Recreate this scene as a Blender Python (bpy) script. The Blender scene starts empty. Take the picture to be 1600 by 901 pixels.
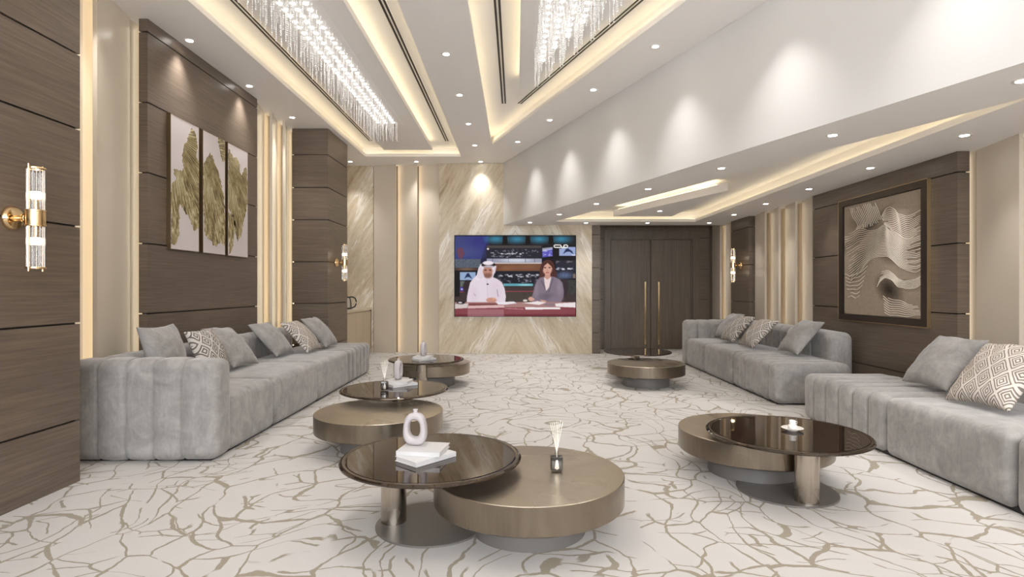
import bpy, bmesh, math, random
import numpy as np
from mathutils import Vector, Matrix, noise
random.seed(7)
PI = math.pi
C = bpy.context.scene.collection
H = 1.2                      # eye height
ZH, ZL = 3.505, 2.368        # high and low ceilings

# ------------------------------------------------------------------ helpers
def lin(r, g, b):
    f = lambda c: c/12.92 if c <= 0.04045 else ((c+0.055)/1.055)**2.4
    return (f(r/255), f(g/255), f(b/255), 1.0)

def link(o, parent=None):
    C.objects.link(o)
    if parent is not None:
        o.parent = parent
    return o

def obj(name, bm, mat, parent=None, smooth=False, angle=None):
    me = bpy.data.meshes.new(name)
    bmesh.ops.recalc_face_normals(bm, faces=bm.faces)
    bm.to_mesh(me); bm.free()
    if mat is not None:
        me.materials.append(mat)
    if smooth:
        me.polygons.foreach_set('use_smooth', [True]*len(me.polygons))
        if angle is not None:
            me.set_sharp_from_angle(angle=math.radians(angle))
    o = bpy.data.objects.new(name, me)
    return link(o, parent)

def tag(o, label, cat, group=None):
    o['label'] = label; o['category'] = cat
    if group: o['group'] = group
    return o

def thing(name, label, cat, loc=(0, 0, 0), rz=0.0, group=None):
    o = bpy.data.objects.new(name, None)
    o.empty_display_size = 0.1
    o.location = loc; o.rotation_euler = (0, 0, rz)
    C.objects.link(o)
    return tag(o, label, cat, group)

def struct(name, bm, mat, parent=None, smooth=False):
    o = obj(name, bm, mat, parent, smooth)
    if parent is None:
        o['kind'] = 'structure'
    return o

def dup(root, loc, rz, label, group=None):
    r = root.copy(); C.objects.link(r)
    r.location = loc; r.rotation_euler = (0, 0, rz); r['label'] = label
    if group: r['group'] = group
    for ch in list(root.children):
        c = ch.copy(); C.objects.link(c); c.parent = r
        for g in ch.children:
            d = g.copy(); C.objects.link(d); d.parent = c
    return r

def box(bm, x0, x1, y0, y1, z0, z1, bev=0.0):
    vs = [bm.verts.new((x, y, z)) for z in (z0, z1) for y in (y0, y1) for x in (x0, x1)]
    fs = [(0, 2, 3, 1), (4, 5, 7, 6), (0, 1, 5, 4), (2, 6, 7, 3), (0, 4, 6, 2), (1, 3, 7, 5)]
    faces = [bm.faces.new([vs[i] for i in f]) for f in fs]
    if bev > 0:
        es = list({e for f in faces for e in f.edges})
        bmesh.ops.bevel(bm, geom=es, offset=bev, segments=2, profile=0.5, affect='EDGES')

def prism(bm, poly, z0, z1):
    a = [bm.verts.new((x, y, z0)) for x, y in poly]
    b = [bm.verts.new((x, y, z1)) for x, y in poly]
    n = len(poly)
    bm.faces.new(a[::-1]); bm.faces.new(b)
    for i in range(n):
        bm.faces.new([a[i], a[(i+1) % n], b[(i+1) % n], b[i]])

def lathe(bm, prof, n=48, c=(0, 0), axis='Z', off=0.0):
    rings = []
    def P(r, z, t):
        x, y = r*math.cos(t), r*math.sin(t)
        if axis == 'Z': return (c[0]+x, c[1]+y, z)
        if axis == 'X': return (z, c[0]+x, c[1]+y)
        return (c[0]+x, z, c[1]+y)
    for r, z in prof:
        if r < 1e-6:
            rings.append([bm.verts.new(P(0, z, 0))])
        else:
            rings.append([bm.verts.new(P(r, z, off+2*PI*k/n)) for k in range(n)])
    for A, B in zip(rings, rings[1:]):
        for k in range(n):
            k2 = (k+1) % n
            if len(A) == 1 and len(B) == 1: continue
            if len(A) == 1: bm.faces.new([A[0], B[k2], B[k]])
            elif len(B) == 1: bm.faces.new([A[k], A[k2], B[0]])
            else: bm.faces.new([A[k], A[k2], B[k2], B[k]])

def tube(bm, pts, r, n=6, cap=True):
    pts = [Vector(p) for p in pts]
    rings = []
    up = Vector((0, 0, 1))
    for i, p in enumerate(pts):
        d = (pts[min(i+1, len(pts)-1)]-pts[max(i-1, 0)]).normalized()
        s = d.cross(up)
        if s.length < 1e-4: s = d.cross(Vector((1, 0, 0)))
        s.normalize(); t = d.cross(s)
        rr = r(i/(len(pts)-1)) if callable(r) else r
        rings.append([bm.verts.new(p+rr*(math.cos(2*PI*k/n)*s+math.sin(2*PI*k/n)*t)) for k in range(n)])
    for A, B in zip(rings, rings[1:]):
        for k in range(n):
            bm.faces.new([A[k], A[(k+1) % n], B[(k+1) % n], B[k]])
    if cap:
        bm.faces.new(rings[0][::-1]); bm.faces.new(rings[-1])

def axis_pts(a, b, r, grooves, gw, step):
    s = {a, b}
    for k in range(5):
        s.add(a+r*k/4*1.0); s.add(b-r*k/4)
    for g in grooves:
        for q in (-2.2, -1.3, -0.7, -0.3, 0, 0.3, 0.7, 1.3, 2.2):
            v = g+q*gw
            if a < v < b: s.add(v)
    n = max(1, int((b-a)/step))
    for k in range(1, n):
        s.add(a+(b-a)*k/n)
    v = sorted(s)
    out = [v[0]]
    for x in v[1:]:
        if x-out[-1] > 0.0035: out.append(x)
    out[-1] = b
    return out

def soft_box(bm, x0, x1, y0, y1, z0, z1, r, gx=(), gy=(), gd=0.018, gw=0.012, puff=0.0, step=0.07, seed=0.0, rb=None):
    """Upholstered block: rounded box with optional stitched channels across x (gx) or y (gy)."""
    lo = Vector((x0, y0, z0)); hi = Vector((x1, y1, z1))
    gs = (list(gx), list(gy), [])
    ax = [axis_pts(lo[i], hi[i], r, gs[i], gw, step) for i in range(3)]
    def mapped(p):
        q = Vector([min(max(p[i], lo[i]+r), hi[i]-r) for i in range(3)])
        if rb is not None and p.z < z0+r:       # tighter rounding at the floor edge
            pass
        d = p-q
        nrm = d.normalized() if d.length > 1e-9 else Vector((0, 0, 1))
        # cube -> rounded corner
        m = q+nrm*r
        c = (lo+hi)/2; e = (hi-lo)/2
        uvw = [(m[i]-c[i])/e[i] for i in range(3)]
        if puff:
            a = abs(nrm.z)
            m = m+nrm*puff*((1-min(1, uvw[0]**2))*(1-min(1, uvw[1]**2))*a
                            + (1-min(1, uvw[1]**2))*(1-min(1, uvw[2]**2))*abs(nrm.x)
                            + (1-min(1, uvw[0]**2))*(1-min(1, uvw[2]**2))*abs(nrm.y))
        dep = 0.0
        for g in gx:
            dep = max(dep, gd*math.exp(-((m.x-g)/gw)**2)*(1-nrm.x**2))
        for g in gy:
            dep = max(dep, gd*math.exp(-((m.y-g)/gw)**2)*(1-nrm.y**2))
        # channels bulge between the seams
        def bulge(v, G):
            G = sorted(G)
            for a, b in zip(G, G[1:]):
                if a <= v <= b:
                    t = (v-a)/(b-a); return 0.0050*math.sin(PI*t)
            return 0.0
        bl = bulge(m.y, gy)*(1-nrm.y**2)+bulge(m.x, gx)*(1-nrm.x**2)
        w = 0.004*noise.noise(m*3.0+Vector((seed, seed*1.7, 0)))
        return m+nrm*(bl-dep+w)
    cache = {}
    def V(i, j, k):
        key = (i, j, k)
        if key not in cache:
            cache[key] = bm.verts.new(mapped(Vector((ax[0][i], ax[1][j], ax[2][k]))))
        return cache[key]
    nx, ny, nz = (len(a)-1 for a in ax)
    for i in range(nx):
        for j in range(ny):
            for k in (0, nz):
                bm.faces.new([V(i, j, k), V(i+1, j, k), V(i+1, j+1, k), V(i, j+1, k)])
    for i in range(nx):
        for k in range(nz):
            for j in (0, ny):
                bm.faces.new([V(i, j, k), V(i+1, j, k), V(i+1, j, k+1), V(i, j, k+1)])
    for j in range(ny):
        for k in range(nz):
            for i in (0, nx):
                bm.faces.new([V(i, j, k), V(i, j+1, k), V(i, j+1, k+1), V(i, j, k+1)])

# ------------------------------------------------------------------ materials
def new_mat(name):
    m = bpy.data.materials.new(name); m.use_nodes = True
    nt = m.node_tree
    b = nt.nodes.get('Principled BSDF')
    return m, nt, b

def setp(b, **k):
    names = {'rough': 'Roughness', 'metal': 'Metallic', 'col': 'Base Color', 'ior': 'IOR', 'spec': 'Specular IOR Level',
             'coat': 'Coat Weight', 'coatr': 'Coat Roughness', 'sheen': 'Sheen Weight', 'trans': 'Transmission Weight',
             'aniso': 'Anisotropic', 'tint': 'Specular Tint', 'alpha': 'Alpha', 'sheenr': 'Sheen Roughness'}
    for a, v in k.items():
        b.inputs[names[a]].default_value = v

def plain(name, col, rough=0.5, metal=0.0, **k):
    m, nt, b = new_mat(name)
    setp(b, col=col, rough=rough, metal=metal, **k)
    return m

def emit(name, col, strength):
    m, nt, b = new_mat(name)
    setp(b, col=(0.8, 0.8, 0.8, 1))
    b.inputs['Emission Color'].default_value = col
    b.inputs['Emission Strength'].default_value = strength
    return m

class G:
    """tiny node-graph builder"""
    def __init__(s, nt): s.nt = nt
    def n(s, t, **kw):
        nd = s.nt.nodes.new(t)
        for k, v in kw.items(): setattr(nd, k, v)
        return nd
    def L(s, a, b): s.nt.links.new(a, b)
    def inp(s, sock, v):
        if hasattr(v, 'is_output') or isinstance(v, bpy.types.NodeSocket): s.L(v, sock)
        else: sock.default_value = v
    def math(s, op, a, b=0.0, c=0.0, clamp=False):
        nd = s.n('ShaderNodeMath', operation=op); nd.use_clamp = clamp
        s.inp(nd.inputs[0], a); s.inp(nd.inputs[1], b); s.inp(nd.inputs[2], c)
        return nd.outputs[0]
    def comb(s, x, y, z):
        nd = s.n('ShaderNodeCombineXYZ')
        s.inp(nd.inputs[0], x); s.inp(nd.inputs[1], y); s.inp(nd.inputs[2], z)
        return nd.outputs[0]
    def obj_xyz(s):
        tc = s.n('ShaderNodeTexCoord'); sp = s.n('ShaderNodeSeparateXYZ')
        s.L(tc.outputs['Object'], sp.inputs[0])
        return sp.outputs[0], sp.outputs[1], sp.outputs[2], tc.outputs['Object']
    def noise(s, vec, scale, detail=3.0, rough=0.5, dist=0.0, dim='3D'):
        nd = s.n('ShaderNodeTexNoise'); nd.noise_dimensions = dim
        s.L(vec, nd.inputs['Vector'])
        nd.inputs['Scale'].default_value = scale; nd.inputs['Detail'].default_value = detail
        nd.inputs['Roughness'].default_value = rough; nd.inputs['Distortion'].default_value = dist
        return nd.outputs[0]
    def ramp(s, fac, stops):
        nd = s.n('ShaderNodeValToRGB')
        el = nd.color_ramp.elements
        while len(el) < len(stops): el.new(0.5)
        for e, (p, c) in zip(el, stops): e.position = p; e.color = c
        s.L(fac, nd.inputs[0])
        return nd.outputs[0]
    def mix(s, fac, a, b):
        nd = s.n('ShaderNodeMix', data_type='RGBA')
        s.inp(nd.inputs[0], fac); s.inp(nd.inputs[6], a); s.inp(nd.inputs[7], b)
        return nd.outputs[2]
    def sstep(s, v, a, b):
        nd = s.n('ShaderNodeMapRange', interpolation_type='SMOOTHSTEP')
        s.inp(nd.inputs[0], v); s.inp(nd.inputs[1], a); s.inp(nd.inputs[2], b)
        return nd.outputs[0]
    def bump(s, h, strength, dist=0.01):
        nd = s.n('ShaderNodeBump'); s.L(h, nd.inputs['Height'])
        nd.inputs['Strength'].default_value = strength; nd.inputs['Distance'].default_value = dist
        return nd.outputs[0]

def wood_mat(name, vertical=False, dark=1.0):
    m, nt, b = new_mat(name); g = G(nt)
    x, y, z, o = g.obj_xyz()
    s = g.math('ADD', x, y)
    if vertical: v = g.comb(g.math('MULTIPLY', s, 34.0), g.math('MULTIPLY', z, 1.3), g.math('MULTIPLY', g.math('SUBTRACT', x, y), 3.0))
    else: v = g.comb(g.math('MULTIPLY', s, 1.6), g.math('MULTIPLY', z, 75.0), g.math('MULTIPLY', g.math('SUBTRACT', x, y), 1.6))
    n1 = g.noise(v, 1.0, 5.0, 0.62)
    v2 = g.comb(g.math('MULTIPLY', s, 0.5), g.math('MULTIPLY', z, 3.0), 0.0) if not vertical else g.comb(g.math('MULTIPLY', s, 3.0), g.math('MULTIPLY', z, 0.5), 0.0)
    n2 = g.noise(v2, 1.0, 2.0, 0.5)
    f = g.math('ADD', g.math('MULTIPLY', n1, 0.72), g.math('MULTIPLY', n2, 0.28))
    a = lin(86, 74, 64); c = lin(126, 111, 97); md = lin(105, 92, 80)
    d = lambda k: (k[0]*dark, k[1]*dark, k[2]*dark, 1)
    col = g.ramp(f, [(0.28, d(a)), (0.5, d(md)), (0.75, d(c))])
    g.L(col, b.inputs['Base Color'])
    setp(b, rough=0.36, spec=0.4)
    g.L(g.bump(n1, 0.08, 0.004), b.inputs['Normal'])
    return m

def velvet_mat(name, k=1.0):
    m, nt, b = new_mat(name); g = G(nt)
    x, y, z, o = g.obj_xyz()
    n1 = g.noise(o, 7.0, 6.0, 0.68, 0.6)
    n2 = g.noise(g.comb(g.math('MULTIPLY', x, 60), g.math('MULTIPLY', y, 60), g.math('MULTIPLY', z, 14)), 1.0, 3.0, 0.6)
    f = g.math('ADD', g.math('MULTIPLY', n1, 0.75), g.math('MULTIPLY', n2, 0.25))
    t = lambda r, gg, bb: tuple(v*k for v in lin(r, gg, bb)[:3])+(1,)
    col = g.ramp(f, [(0.3, t(140, 136, 134)), (0.5, t(166, 162, 159)), (0.68, t(187, 183, 180))])
    g.L(col, b.inputs['Base Color'])
    setp(b, rough=0.85, spec=0.15, sheen=0.35, sheenr=0.4)
    g.L(g.bump(n2, 0.12, 0.004), b.inputs['Normal'])
    return m

def carpet_mat():
    m, nt, b = new_mat('carpet'); g = G(nt)
    x, y, z, o = g.obj_xyz()
    d1 = g.n('ShaderNodeTexNoise'); g.L(o, d1.inputs['Vector']); d1.inputs['Scale'].default_value = 0.75; d1.inputs['Detail'].default_value = 2.0
    d2 = g.n('ShaderNodeTexNoise'); g.L(o, d2.inputs['Vector']); d2.inputs['Scale'].default_value = 5.5; d2.inputs['Detail'].default_value = 3.0
    def add(v, nd, amt):
        s = g.n('ShaderNodeVectorMath', operation='SUBTRACT'); g.L(nd.outputs['Color'], s.inputs[0]); s.inputs[1].default_value = (0.5, 0.5, 0.5)
        c = g.n('ShaderNodeVectorMath', operation='SCALE'); g.L(s.outputs[0], c.inputs[0]); c.inputs['Scale'].default_value = amt
        a = g.n('ShaderNodeVectorMath', operation='ADD'); g.L(v, a.inputs[0]); g.L(c.outputs[0], a.inputs[1])
        return a.outputs[0]
    w = add(add(o, d1, 1.5), d2, 0.085)
    def crackle(rot, sx, sy, scale, w0, w1, nscale, cut, offs):
        mp = g.n('ShaderNodeMapping'); g.L(w, mp.inputs[0])
        mp.inputs['Location'].default_value = (offs, offs*0.7, 0)
        mp.inputs['Rotation'].default_value = (0, 0, rot); mp.inputs['Scale'].default_value = (sx, sy, 1)
        vo = g.n('ShaderNodeTexVoronoi', feature='DISTANCE_TO_EDGE', voronoi_dimensions='2D')
        g.L(mp.outputs[0], vo.inputs['Vector']); vo.inputs['Scale'].default_value = scale
        vo.inputs['Randomness'].default_value = 1.0
        th = g.noise(o, nscale, 2.0, 0.5)
        thm = g.n('ShaderNodeMapRange'); g.L(th, thm.inputs[0])
        thm.inputs[1].default_value = 0.35; thm.inputs[2].default_value = 0.78
        thm.inputs[3].default_value = w0; thm.inputs[4].default_value = w1
        ratio = g.math('DIVIDE', vo.outputs['Distance'], thm.outputs[0])
        line = g.math('SUBTRACT', 1.0, g.sstep(ratio, 0.75, 1.05))
        brk = g.noise(o, nscale*0.8+offs*0.01, 2.0, 0.5)
        keep = g.sstep(brk, cut, cut+0.03)
        return g.math('MULTIPLY', line, keep)
    a = crackle(0.55, 1.0, 0.5, 4.2, 0.016, 0.056, 2.9, 0.34, 0.0)
    c = crackle(-0.5, 0.5, 1.0, 4.6, 0.013, 0.045, 3.3, 0.46, 13.3)
    e = crackle(0.2, 0.6, 1.0, 7.0, 0.018, 0.065, 2.4, 0.54, 31.7)
    mk = g.math('MAXIMUM', g.math('MAXIMUM', a, c), e)
    fine = g.noise(o, 260.0, 2.0, 0.7)
    big = g.noise(o, 1.2, 3.0, 0.5)
    base = g.mix(big, lin(194, 189, 185), lin(207, 203, 199))
    base = g.mix(g.math('MULTIPLY', fine, 0.32), base, lin(176, 168, 159))
    vein = g.mix(fine, lin(128, 117, 100), lin(168, 157, 138))
    col = g.mix(mk, base, vein)
    g.L(col, b.inputs['Base Color'])
    setp(b, rough=0.95, spec=0.08, sheen=0.15)
    h = g.math('SUBTRACT', g.math('MULTIPLY', fine, 0.5), g.math('MULTIPLY', mk, 0.6))
    g.L(g.bump(h, 0.35, 0.006), b.inputs['Normal'])
    return m

def marble_mat():
    m, nt, b = new_mat('book_matched_marble'); g = G(nt)
    x, y, z, o = g.obj_xyz()
    ax = g.math('ABSOLUTE', x)
    up = g.math('ABSOLUTE', g.math('SUBTRACT', z, 0.0))
    c = g.math('ADD', g.math('MULTIPLY', ax, 0.86), g.math('MULTIPLY', up, 0.5))
    a = g.math('SUBTRACT', g.math('MULTIPLY', up, 0.86), g.math('MULTIPLY', ax, 0.5))
    v = g.comb(c, g.math('MULTIPLY', a, 0.16), 3.1)
    n0 = g.noise(v, 2.6, 4.0, 0.6, 0.7)
    n1 = g.noise(v, 7.0, 7.0, 0.66, 0.9)
    n2 = g.noise(g.comb(c, g.math('MULTIPLY', a, 0.3), 9.0), 22.0, 4.0, 0.7, 0.4)
    f = g.math('ADD', g.math('ADD', g.math('MULTIPLY', n0, 0.5), g.math('MULTIPLY', n1, 0.36)), g.math('MULTIPLY', n2, 0.14))
    col = g.ramp(f, [(0.34, lin(158, 136, 106)), (0.42, lin(192, 174, 146)), (0.49, lin(210, 196, 172)), (0.56, lin(220, 209, 190)), (0.64, lin(236, 229, 217))])
    vn = g.math('ABSOLUTE', g.math('SUBTRACT', n1, 0.5))
    thin = g.math('SUBTRACT', 1.0, g.sstep(vn, 0.0, 0.014))
    gate = g.sstep(n0, 0.45, 0.56)
    col = g.mix(g.math('MULTIPLY', g.math('MULTIPLY', thin, gate), 0.55), col, lin(140, 114, 84))
    wn = g.math('ABSOLUTE', g.math('SUBTRACT', n0, 0.57))
    wh = g.math('SUBTRACT', 1.0, g.sstep(wn, 0.0, 0.03))
    col = g.mix(g.math('MULTIPLY', wh, 0.6), col, lin(244, 240, 233))
    g.L(col, b.inputs['Base Color'])
    setp(b, rough=0.22, spec=0.4)
    return m

def bronze_mat(name, col1, col2, rough, streak=True):
    m, nt, b = new_mat(name); g = G(nt)
    x, y, z, o = g.obj_xyz()
    n1 = g.noise(o, 2.6, 2.0, 0.45, 0.6)
    n2 = g.noise(g.comb(g.math('MULTIPLY', x, 30), g.math('MULTIPLY', y, 30), g.math('MULTIPLY', z, 3)), 1.0, 4.0, 0.6)
    f = g.math('ADD', g.math('MULTIPLY', n1, 0.7), g.math('MULTIPLY', n2, 0.3))
    g.L(g.ramp(f, [(0.32, col1), (0.66, col2)]), b.inputs['Base Color'])
    rr = g.n('ShaderNodeMapRange'); g.L(n1, rr.inputs[0]); rr.inputs[1].default_value = 0.3; rr.inputs[2].default_value = 0.7
    rr.inputs[3].default_value = rough+0.08; rr.inputs[4].default_value = rough-0.06
    g.L(rr.outputs[0], b.inputs['Roughness'])
    setp(b, metal=1.0)
    return m

def pattern_mat(name, cell=0.145, rings=4.0, seed=0.0, ca=(110, 99, 90), cb=(222, 216, 208)):
    m, nt, b = new_mat(name); g = G(nt)
    x, y, z, o = g.obj_xyz()
    wob = g.noise(o, 9.0, 2.0, 0.5)
    xx = g.math('ADD', x, g.math('MULTIPLY', wob, 0.012))
    yy = g.math('ADD', y, g.math('MULTIPLY', wob, 0.010))
    px = g.math('ABSOLUTE', g.math('SUBTRACT', g.math('FRACT', g.math('ADD', g.math('DIVIDE', xx, cell*0.86), 10.5+seed)), 0.5))
    py = g.math('ABSOLUTE', g.math('SUBTRACT', g.math('FRACT', g.math('ADD', g.math('DIVIDE', yy, cell*1.14), 10.5)), 0.5))
    d = g.math('ADD', px, py)
    e = g.math('ABSOLUTE', g.math('SUBTRACT', d, 0.5))
    s = g.math('SINE', g.math('MULTIPLY', e, 2*PI*rings/0.5))
    f = g.sstep(s, -0.25, 0.25)
    fine = g.noise(o, 330.0, 2.0, 0.6)
    col = g.mix(f, lin(*ca), lin(*cb))
    col = g.mix(g.math('MULTIPLY', fine, 0.35), col, lin(165, 156, 148))
    g.L(col, b.inputs['Base Color'])
    setp(b, rough=0.9, spec=0.1)
    g.L(g.bump(g.math('ADD', f, fine), 0.25, 0.004), b.inputs['Normal'])
    return m

def gold_leaf_mat():
    m, nt, b = new_mat('gold_leaf'); g = G(nt)
    x, y, z, o = g.obj_xyz()
    ang = g.math('ARCTAN2', g.math('SUBTRACT', z, 0.45), g.math('ADD', y, 0.25))
    r = g.math('SQRT', g.math('ADD', g.math('MULTIPLY', z, z), g.math('MULTIPLY', y, y)))
    n1 = g.noise(g.comb(g.math('MULTIPLY', ang, 44), g.math('MULTIPLY', r, 11), 0), 1.0, 4.0, 0.65, 0.8)
    n2 = g.noise(o, 5.0, 3.0, 0.6)
    f = g.math('ADD', g.math('MULTIPLY', n1, 0.75), g.math('MULTIPLY', n2, 0.25))
    g.L(g.ramp(f, [(0.36, lin(74, 60, 34)), (0.46, lin(146, 128, 84)), (0.54, lin(196, 182, 138)), (0.64, lin(244, 238, 210))]), b.inputs['Base Color'])
    setp(b, rough=0.42, metal=0.45)
    g.L(g.bump(n1, 1.0, 0.02), b.inputs['Normal'])
    return m

def panel_mat():
    m, nt, b = new_mat('cream_lacquer'); g = G(nt)
    x, y, z, o = g.obj_xyz()
    n = g.noise(o, 1.4, 2.0, 0.5)
    g.L(g.mix(n, lin(204, 192, 175), lin(216, 205, 190)), b.inputs['Base Color'])
    setp(b, rough=0.24, spec=0.5)
    g.L(g.bump(g.noise(o, 1.7, 1.0, 0.4), 0.12, 0.05), b.inputs['Normal'])
    return m

def vcol_mat(name, emission=0.0, rough=0.6):
    m, nt, b = new_mat(name); g = G(nt)
    at = g.n('ShaderNodeAttribute'); at.attribute_name = 'Col'
    if emission:
        g.L(at.outputs['Color'], b.inputs['Emission Color']); b.inputs['Emission Strength'].default_value = emission
        setp(b, col=(0.01, 0.01, 0.01, 1), rough=0.45, spec=0.04)
    else:
        g.L(at.outputs['Color'], b.inputs['Base Color']); setp(b, rough=rough, spec=0.2)
    return m

def clear_mat(name, col, amt=0.25):
    m, nt, b = new_mat(name); g = G(nt)
    nt.nodes.remove(b)
    out = nt.nodes.get('Material Output')
    t = g.n('ShaderNodeBsdfTransparent'); t.inputs[0].default_value = col
    gl = g.n('ShaderNodeBsdfGlossy'); gl.inputs['Roughness'].default_value = 0.06
    mx = g.n('ShaderNodeMixShader'); mx.inputs[0].default_value = amt
    g.L(t.outputs[0], mx.inputs[1]); g.L(gl.outputs[0], mx.inputs[2]); g.L(mx.outputs[0], out.inputs[0])
    return m

WARM = (1.0, 0.83, 0.50, 1)
M = {}
M['wood'] = wood_mat('walnut_horizontal')
M['wood_v'] = wood_mat('walnut_vertical', True)
M['groove'] = plain('dark_groove', lin(38, 30, 25), 0.6)
M['velvet'] = velvet_mat('grey_velvet', 0.84)
M['velvet2'] = velvet_mat('cushion_velvet', 0.82)
M['carpet'] = carpet_mat()
M['marble'] = marble_mat()
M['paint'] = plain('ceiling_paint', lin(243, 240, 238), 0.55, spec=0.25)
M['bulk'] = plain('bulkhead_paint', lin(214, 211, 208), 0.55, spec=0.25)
M['panel'] = panel_mat()
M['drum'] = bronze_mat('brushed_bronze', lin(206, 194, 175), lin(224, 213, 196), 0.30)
M['drum_side'] = bronze_mat('brushed_bronze_shaded', lin(124, 113, 100), lin(152, 141, 127), 0.28)  # same bronze as the top, darkened to put dim side reflections into colour
M['steel'] = bronze_mat('brushed_column', lin(150, 140, 128), lin(200, 190, 178), 0.24)
M['plate'] = plain('grey_metal_plate', lin(124, 119, 115), 0.38, 0.3)
M['plinth'] = plain('grey_plinth', lin(112, 108, 105), 0.5, 0.1)
M['glass'] = plain('bronze_mirror_glass', lin(40, 29, 22), 0.02, 0.0, ior=1.55, tint=(1.0, 0.84, 0.70, 1))
M['glass_rim'] = plain('bronze_glass_rim', lin(34, 25, 19), 0.03, 0.0, ior=1.9, tint=(1.0, 0.84, 0.70, 1))
M['gold'] = plain('polished_gold', lin(238, 208, 162), 0.14, 1.0)
M['brass_dark'] = plain('dark_gold', lin(176, 152, 116), 0.3, 0.9)
M['rod'] = clear_mat('glass_rod', (0.93, 0.90, 0.86, 1), 0.13)
M['led'] = emit('led_strip', WARM, 5.2)
M['led_ledge'] = emit('led_ledge_strip', WARM, 4.2)
M['led_wall'] = emit('led_wall_strip', (1.0, 0.88, 0.64, 1), 4.6)
M['led_back'] = emit('led_back_strip', (1.0, 0.85, 0.60, 1), 10.0)
M['led_right'] = emit('led_right_strip', (1.0, 0.85, 0.60, 1), 2.6)
M['lens'] = emit('downlight_lens', (1.0, 0.97, 0.92, 1), 18.0)
M['bulb'] = emit('sconce_bulb', (1.0, 0.86, 0.62, 1), 7.0)
M['pin'] = emit('chandelier_bulb', (1.0, 0.97, 0.93, 1), 9.0)
M['white'] = plain('white_trim', lin(238, 236, 232), 0.45)
M['crystal'] = plain('crystal', lin(250, 249, 248), 0.12, 0.0, ior=1.9)
M['ceramic'] = plain('matt_white_ceramic', lin(184, 177, 178), 0.55)
M['porcelain'] = plain('glossy_porcelain', lin(238, 234, 228), 0.15)
M['cover'] = plain('white_book_cover', lin(206, 204, 204), 0.35)
M['pages'] = plain('book_pages', lin(214, 210, 206), 0.8)
M['black'] = plain('black_plastic', lin(24, 22, 21), 0.35)
M['canvas'] = plain('pale_canvas', lin(214, 206, 206), 0.8)
M['goldleaf'] = gold_leaf_mat()
M['frame_dark'] = plain('dark_bronze_frame', lin(52, 42, 36), 0.3, 0.3)
M['frame_gold'] = plain('shaded_gold_frame', lin(122, 102, 76), 0.35, 0.8)  # gold darkened so the shade on the canvas sides is in the colour
M['relief'] = plain('cream_relief_line', lin(236, 227, 212), 0.6)
M['cab'] = plain('beige_cabinet', lin(196, 180, 154), 0.4)
M['counter'] = M['marble']
M['liquid'] = plain('dark_diffuser_liquid', lin(40, 31, 24), 0.35, ior=1.35)
M['clear'] = clear_mat('clear_glass', (0.96, 0.96, 0.95, 1), 0.05)
M['reed'] = plain('white_reed', lin(238, 232, 222), 0.7)
M['cutleather'] = plain('kettle_glass', lin(205, 200, 190), 0.12)
M['pat_a'] = pattern_mat('diamond_weave', 0.145, 3.0, 0.0, (100, 90, 81), (214, 206, 198))
M['pat_b'] = pattern_mat('diamond_weave_fine', 0.135, 2.5, 0.3, (88, 80, 74), (204, 197, 190))
M['pat_c'] = pattern_mat('diamond_weave_large', 0.140, 3.5, 0.2, (120, 107, 97), (220, 212, 203))
M['slot'] = plain('vent_slot', lin(58, 50, 44), 0.6)
M['screen'] = vcol_mat('screen_picture', 0.76)
M['artbase'] = vcol_mat('painted_canvas', 0.0, 0.7)

# ------------------------------------------------------------------ room shell
XL, XR, YB, YR = -3.30, 3.92, 10.86, -3.0
bulk = lambda y: -0.215+0.373*(10.61-y)
ybx = 10.61-(XR+0.215)/0.373

bm = bmesh.new(); box(bm, XL-0.1, XR+0.1, YR-0.1, 11.6, -0.12, 0.0)
floor = struct('floor', bm, M['carpet'])

bm = bmesh.new(); box(bm, XL-0.12, XL, YR, YB+0.12, 0, ZH+0.35)
wall_left = struct('wall_left', bm, M['panel'])
bm = bmesh.new(); box(bm, XR, XR+0.12, YR, 11.6, 0, ZH+0.35)
wall_right = struct('wall_right', bm, M['panel'])
bm = bmesh.new()
box(bm, XL, 1.56, YB, YB+0.12, 0, ZH+0.35)
box(bm, 1.44, XR+0.12, 11.44, 11.56, 0, 2.75)
box(bm, 1.44, 1.56, YB+0.12, 11.44, 0, 2.75)
box(bm, 1.56, XR, 10.64, 10.76, 2.372, ZH+0.35)
wall_back = struct('wall_back', bm, M['wood_v'])
bm = bmesh.new()
yw0, yw1 = YR-0.12, YR
box(bm, XL-0.1, -2.9, yw0, yw1, 0, ZH+0.3); box(bm, 3.5, XR+0.1, yw0, yw1, 0, ZH+0.3)
box(bm, -2.9, 3.5, yw0, yw1, 3.2, ZH+0.3); box(bm, -2.9, 3.5, yw0, yw1, 0, 1.0)  # unseen wall; opening added for fill light, sill raised to darken low reflections
wall_rear = struct('wall_rear', bm, M['wood'])
bm = bmesh.new()
for x in (-2.9, -0.8, 1.35, 3.44): box(bm, x, x+0.06, yw0+0.02, yw1-0.02, 1.0, 3.2)
box(bm, -2.84, 3.44, yw0+0.02, yw1-0.02, 3.14, 3.2); box(bm, -2.84, 3.44, yw0+0.02, yw1-0.02, 1.0, 1.06)
struct('fill_window_1', bm, M['frame_dark'])  # frame of the unseen opening, added to let sky light in as fill

def offset_poly(poly, d):
    """grow a convex counter-clockwise polygon by d"""
    n = len(poly); out = []
    for i in range(n):
        p0, p1, p2 = (Vector(poly[(i+k-1) % n]) for k in range(3))
        e1 = (p1-p0).normalized(); e2 = (p2-p1).normalized()
        n1 = Vector((e1.y, -e1.x)); n2 = Vector((e2.y, -e2.x))
        q = (n1+n2); q = q/(1+n1.dot(n2))
        out.append(tuple(p1+q*d))
    return out

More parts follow.
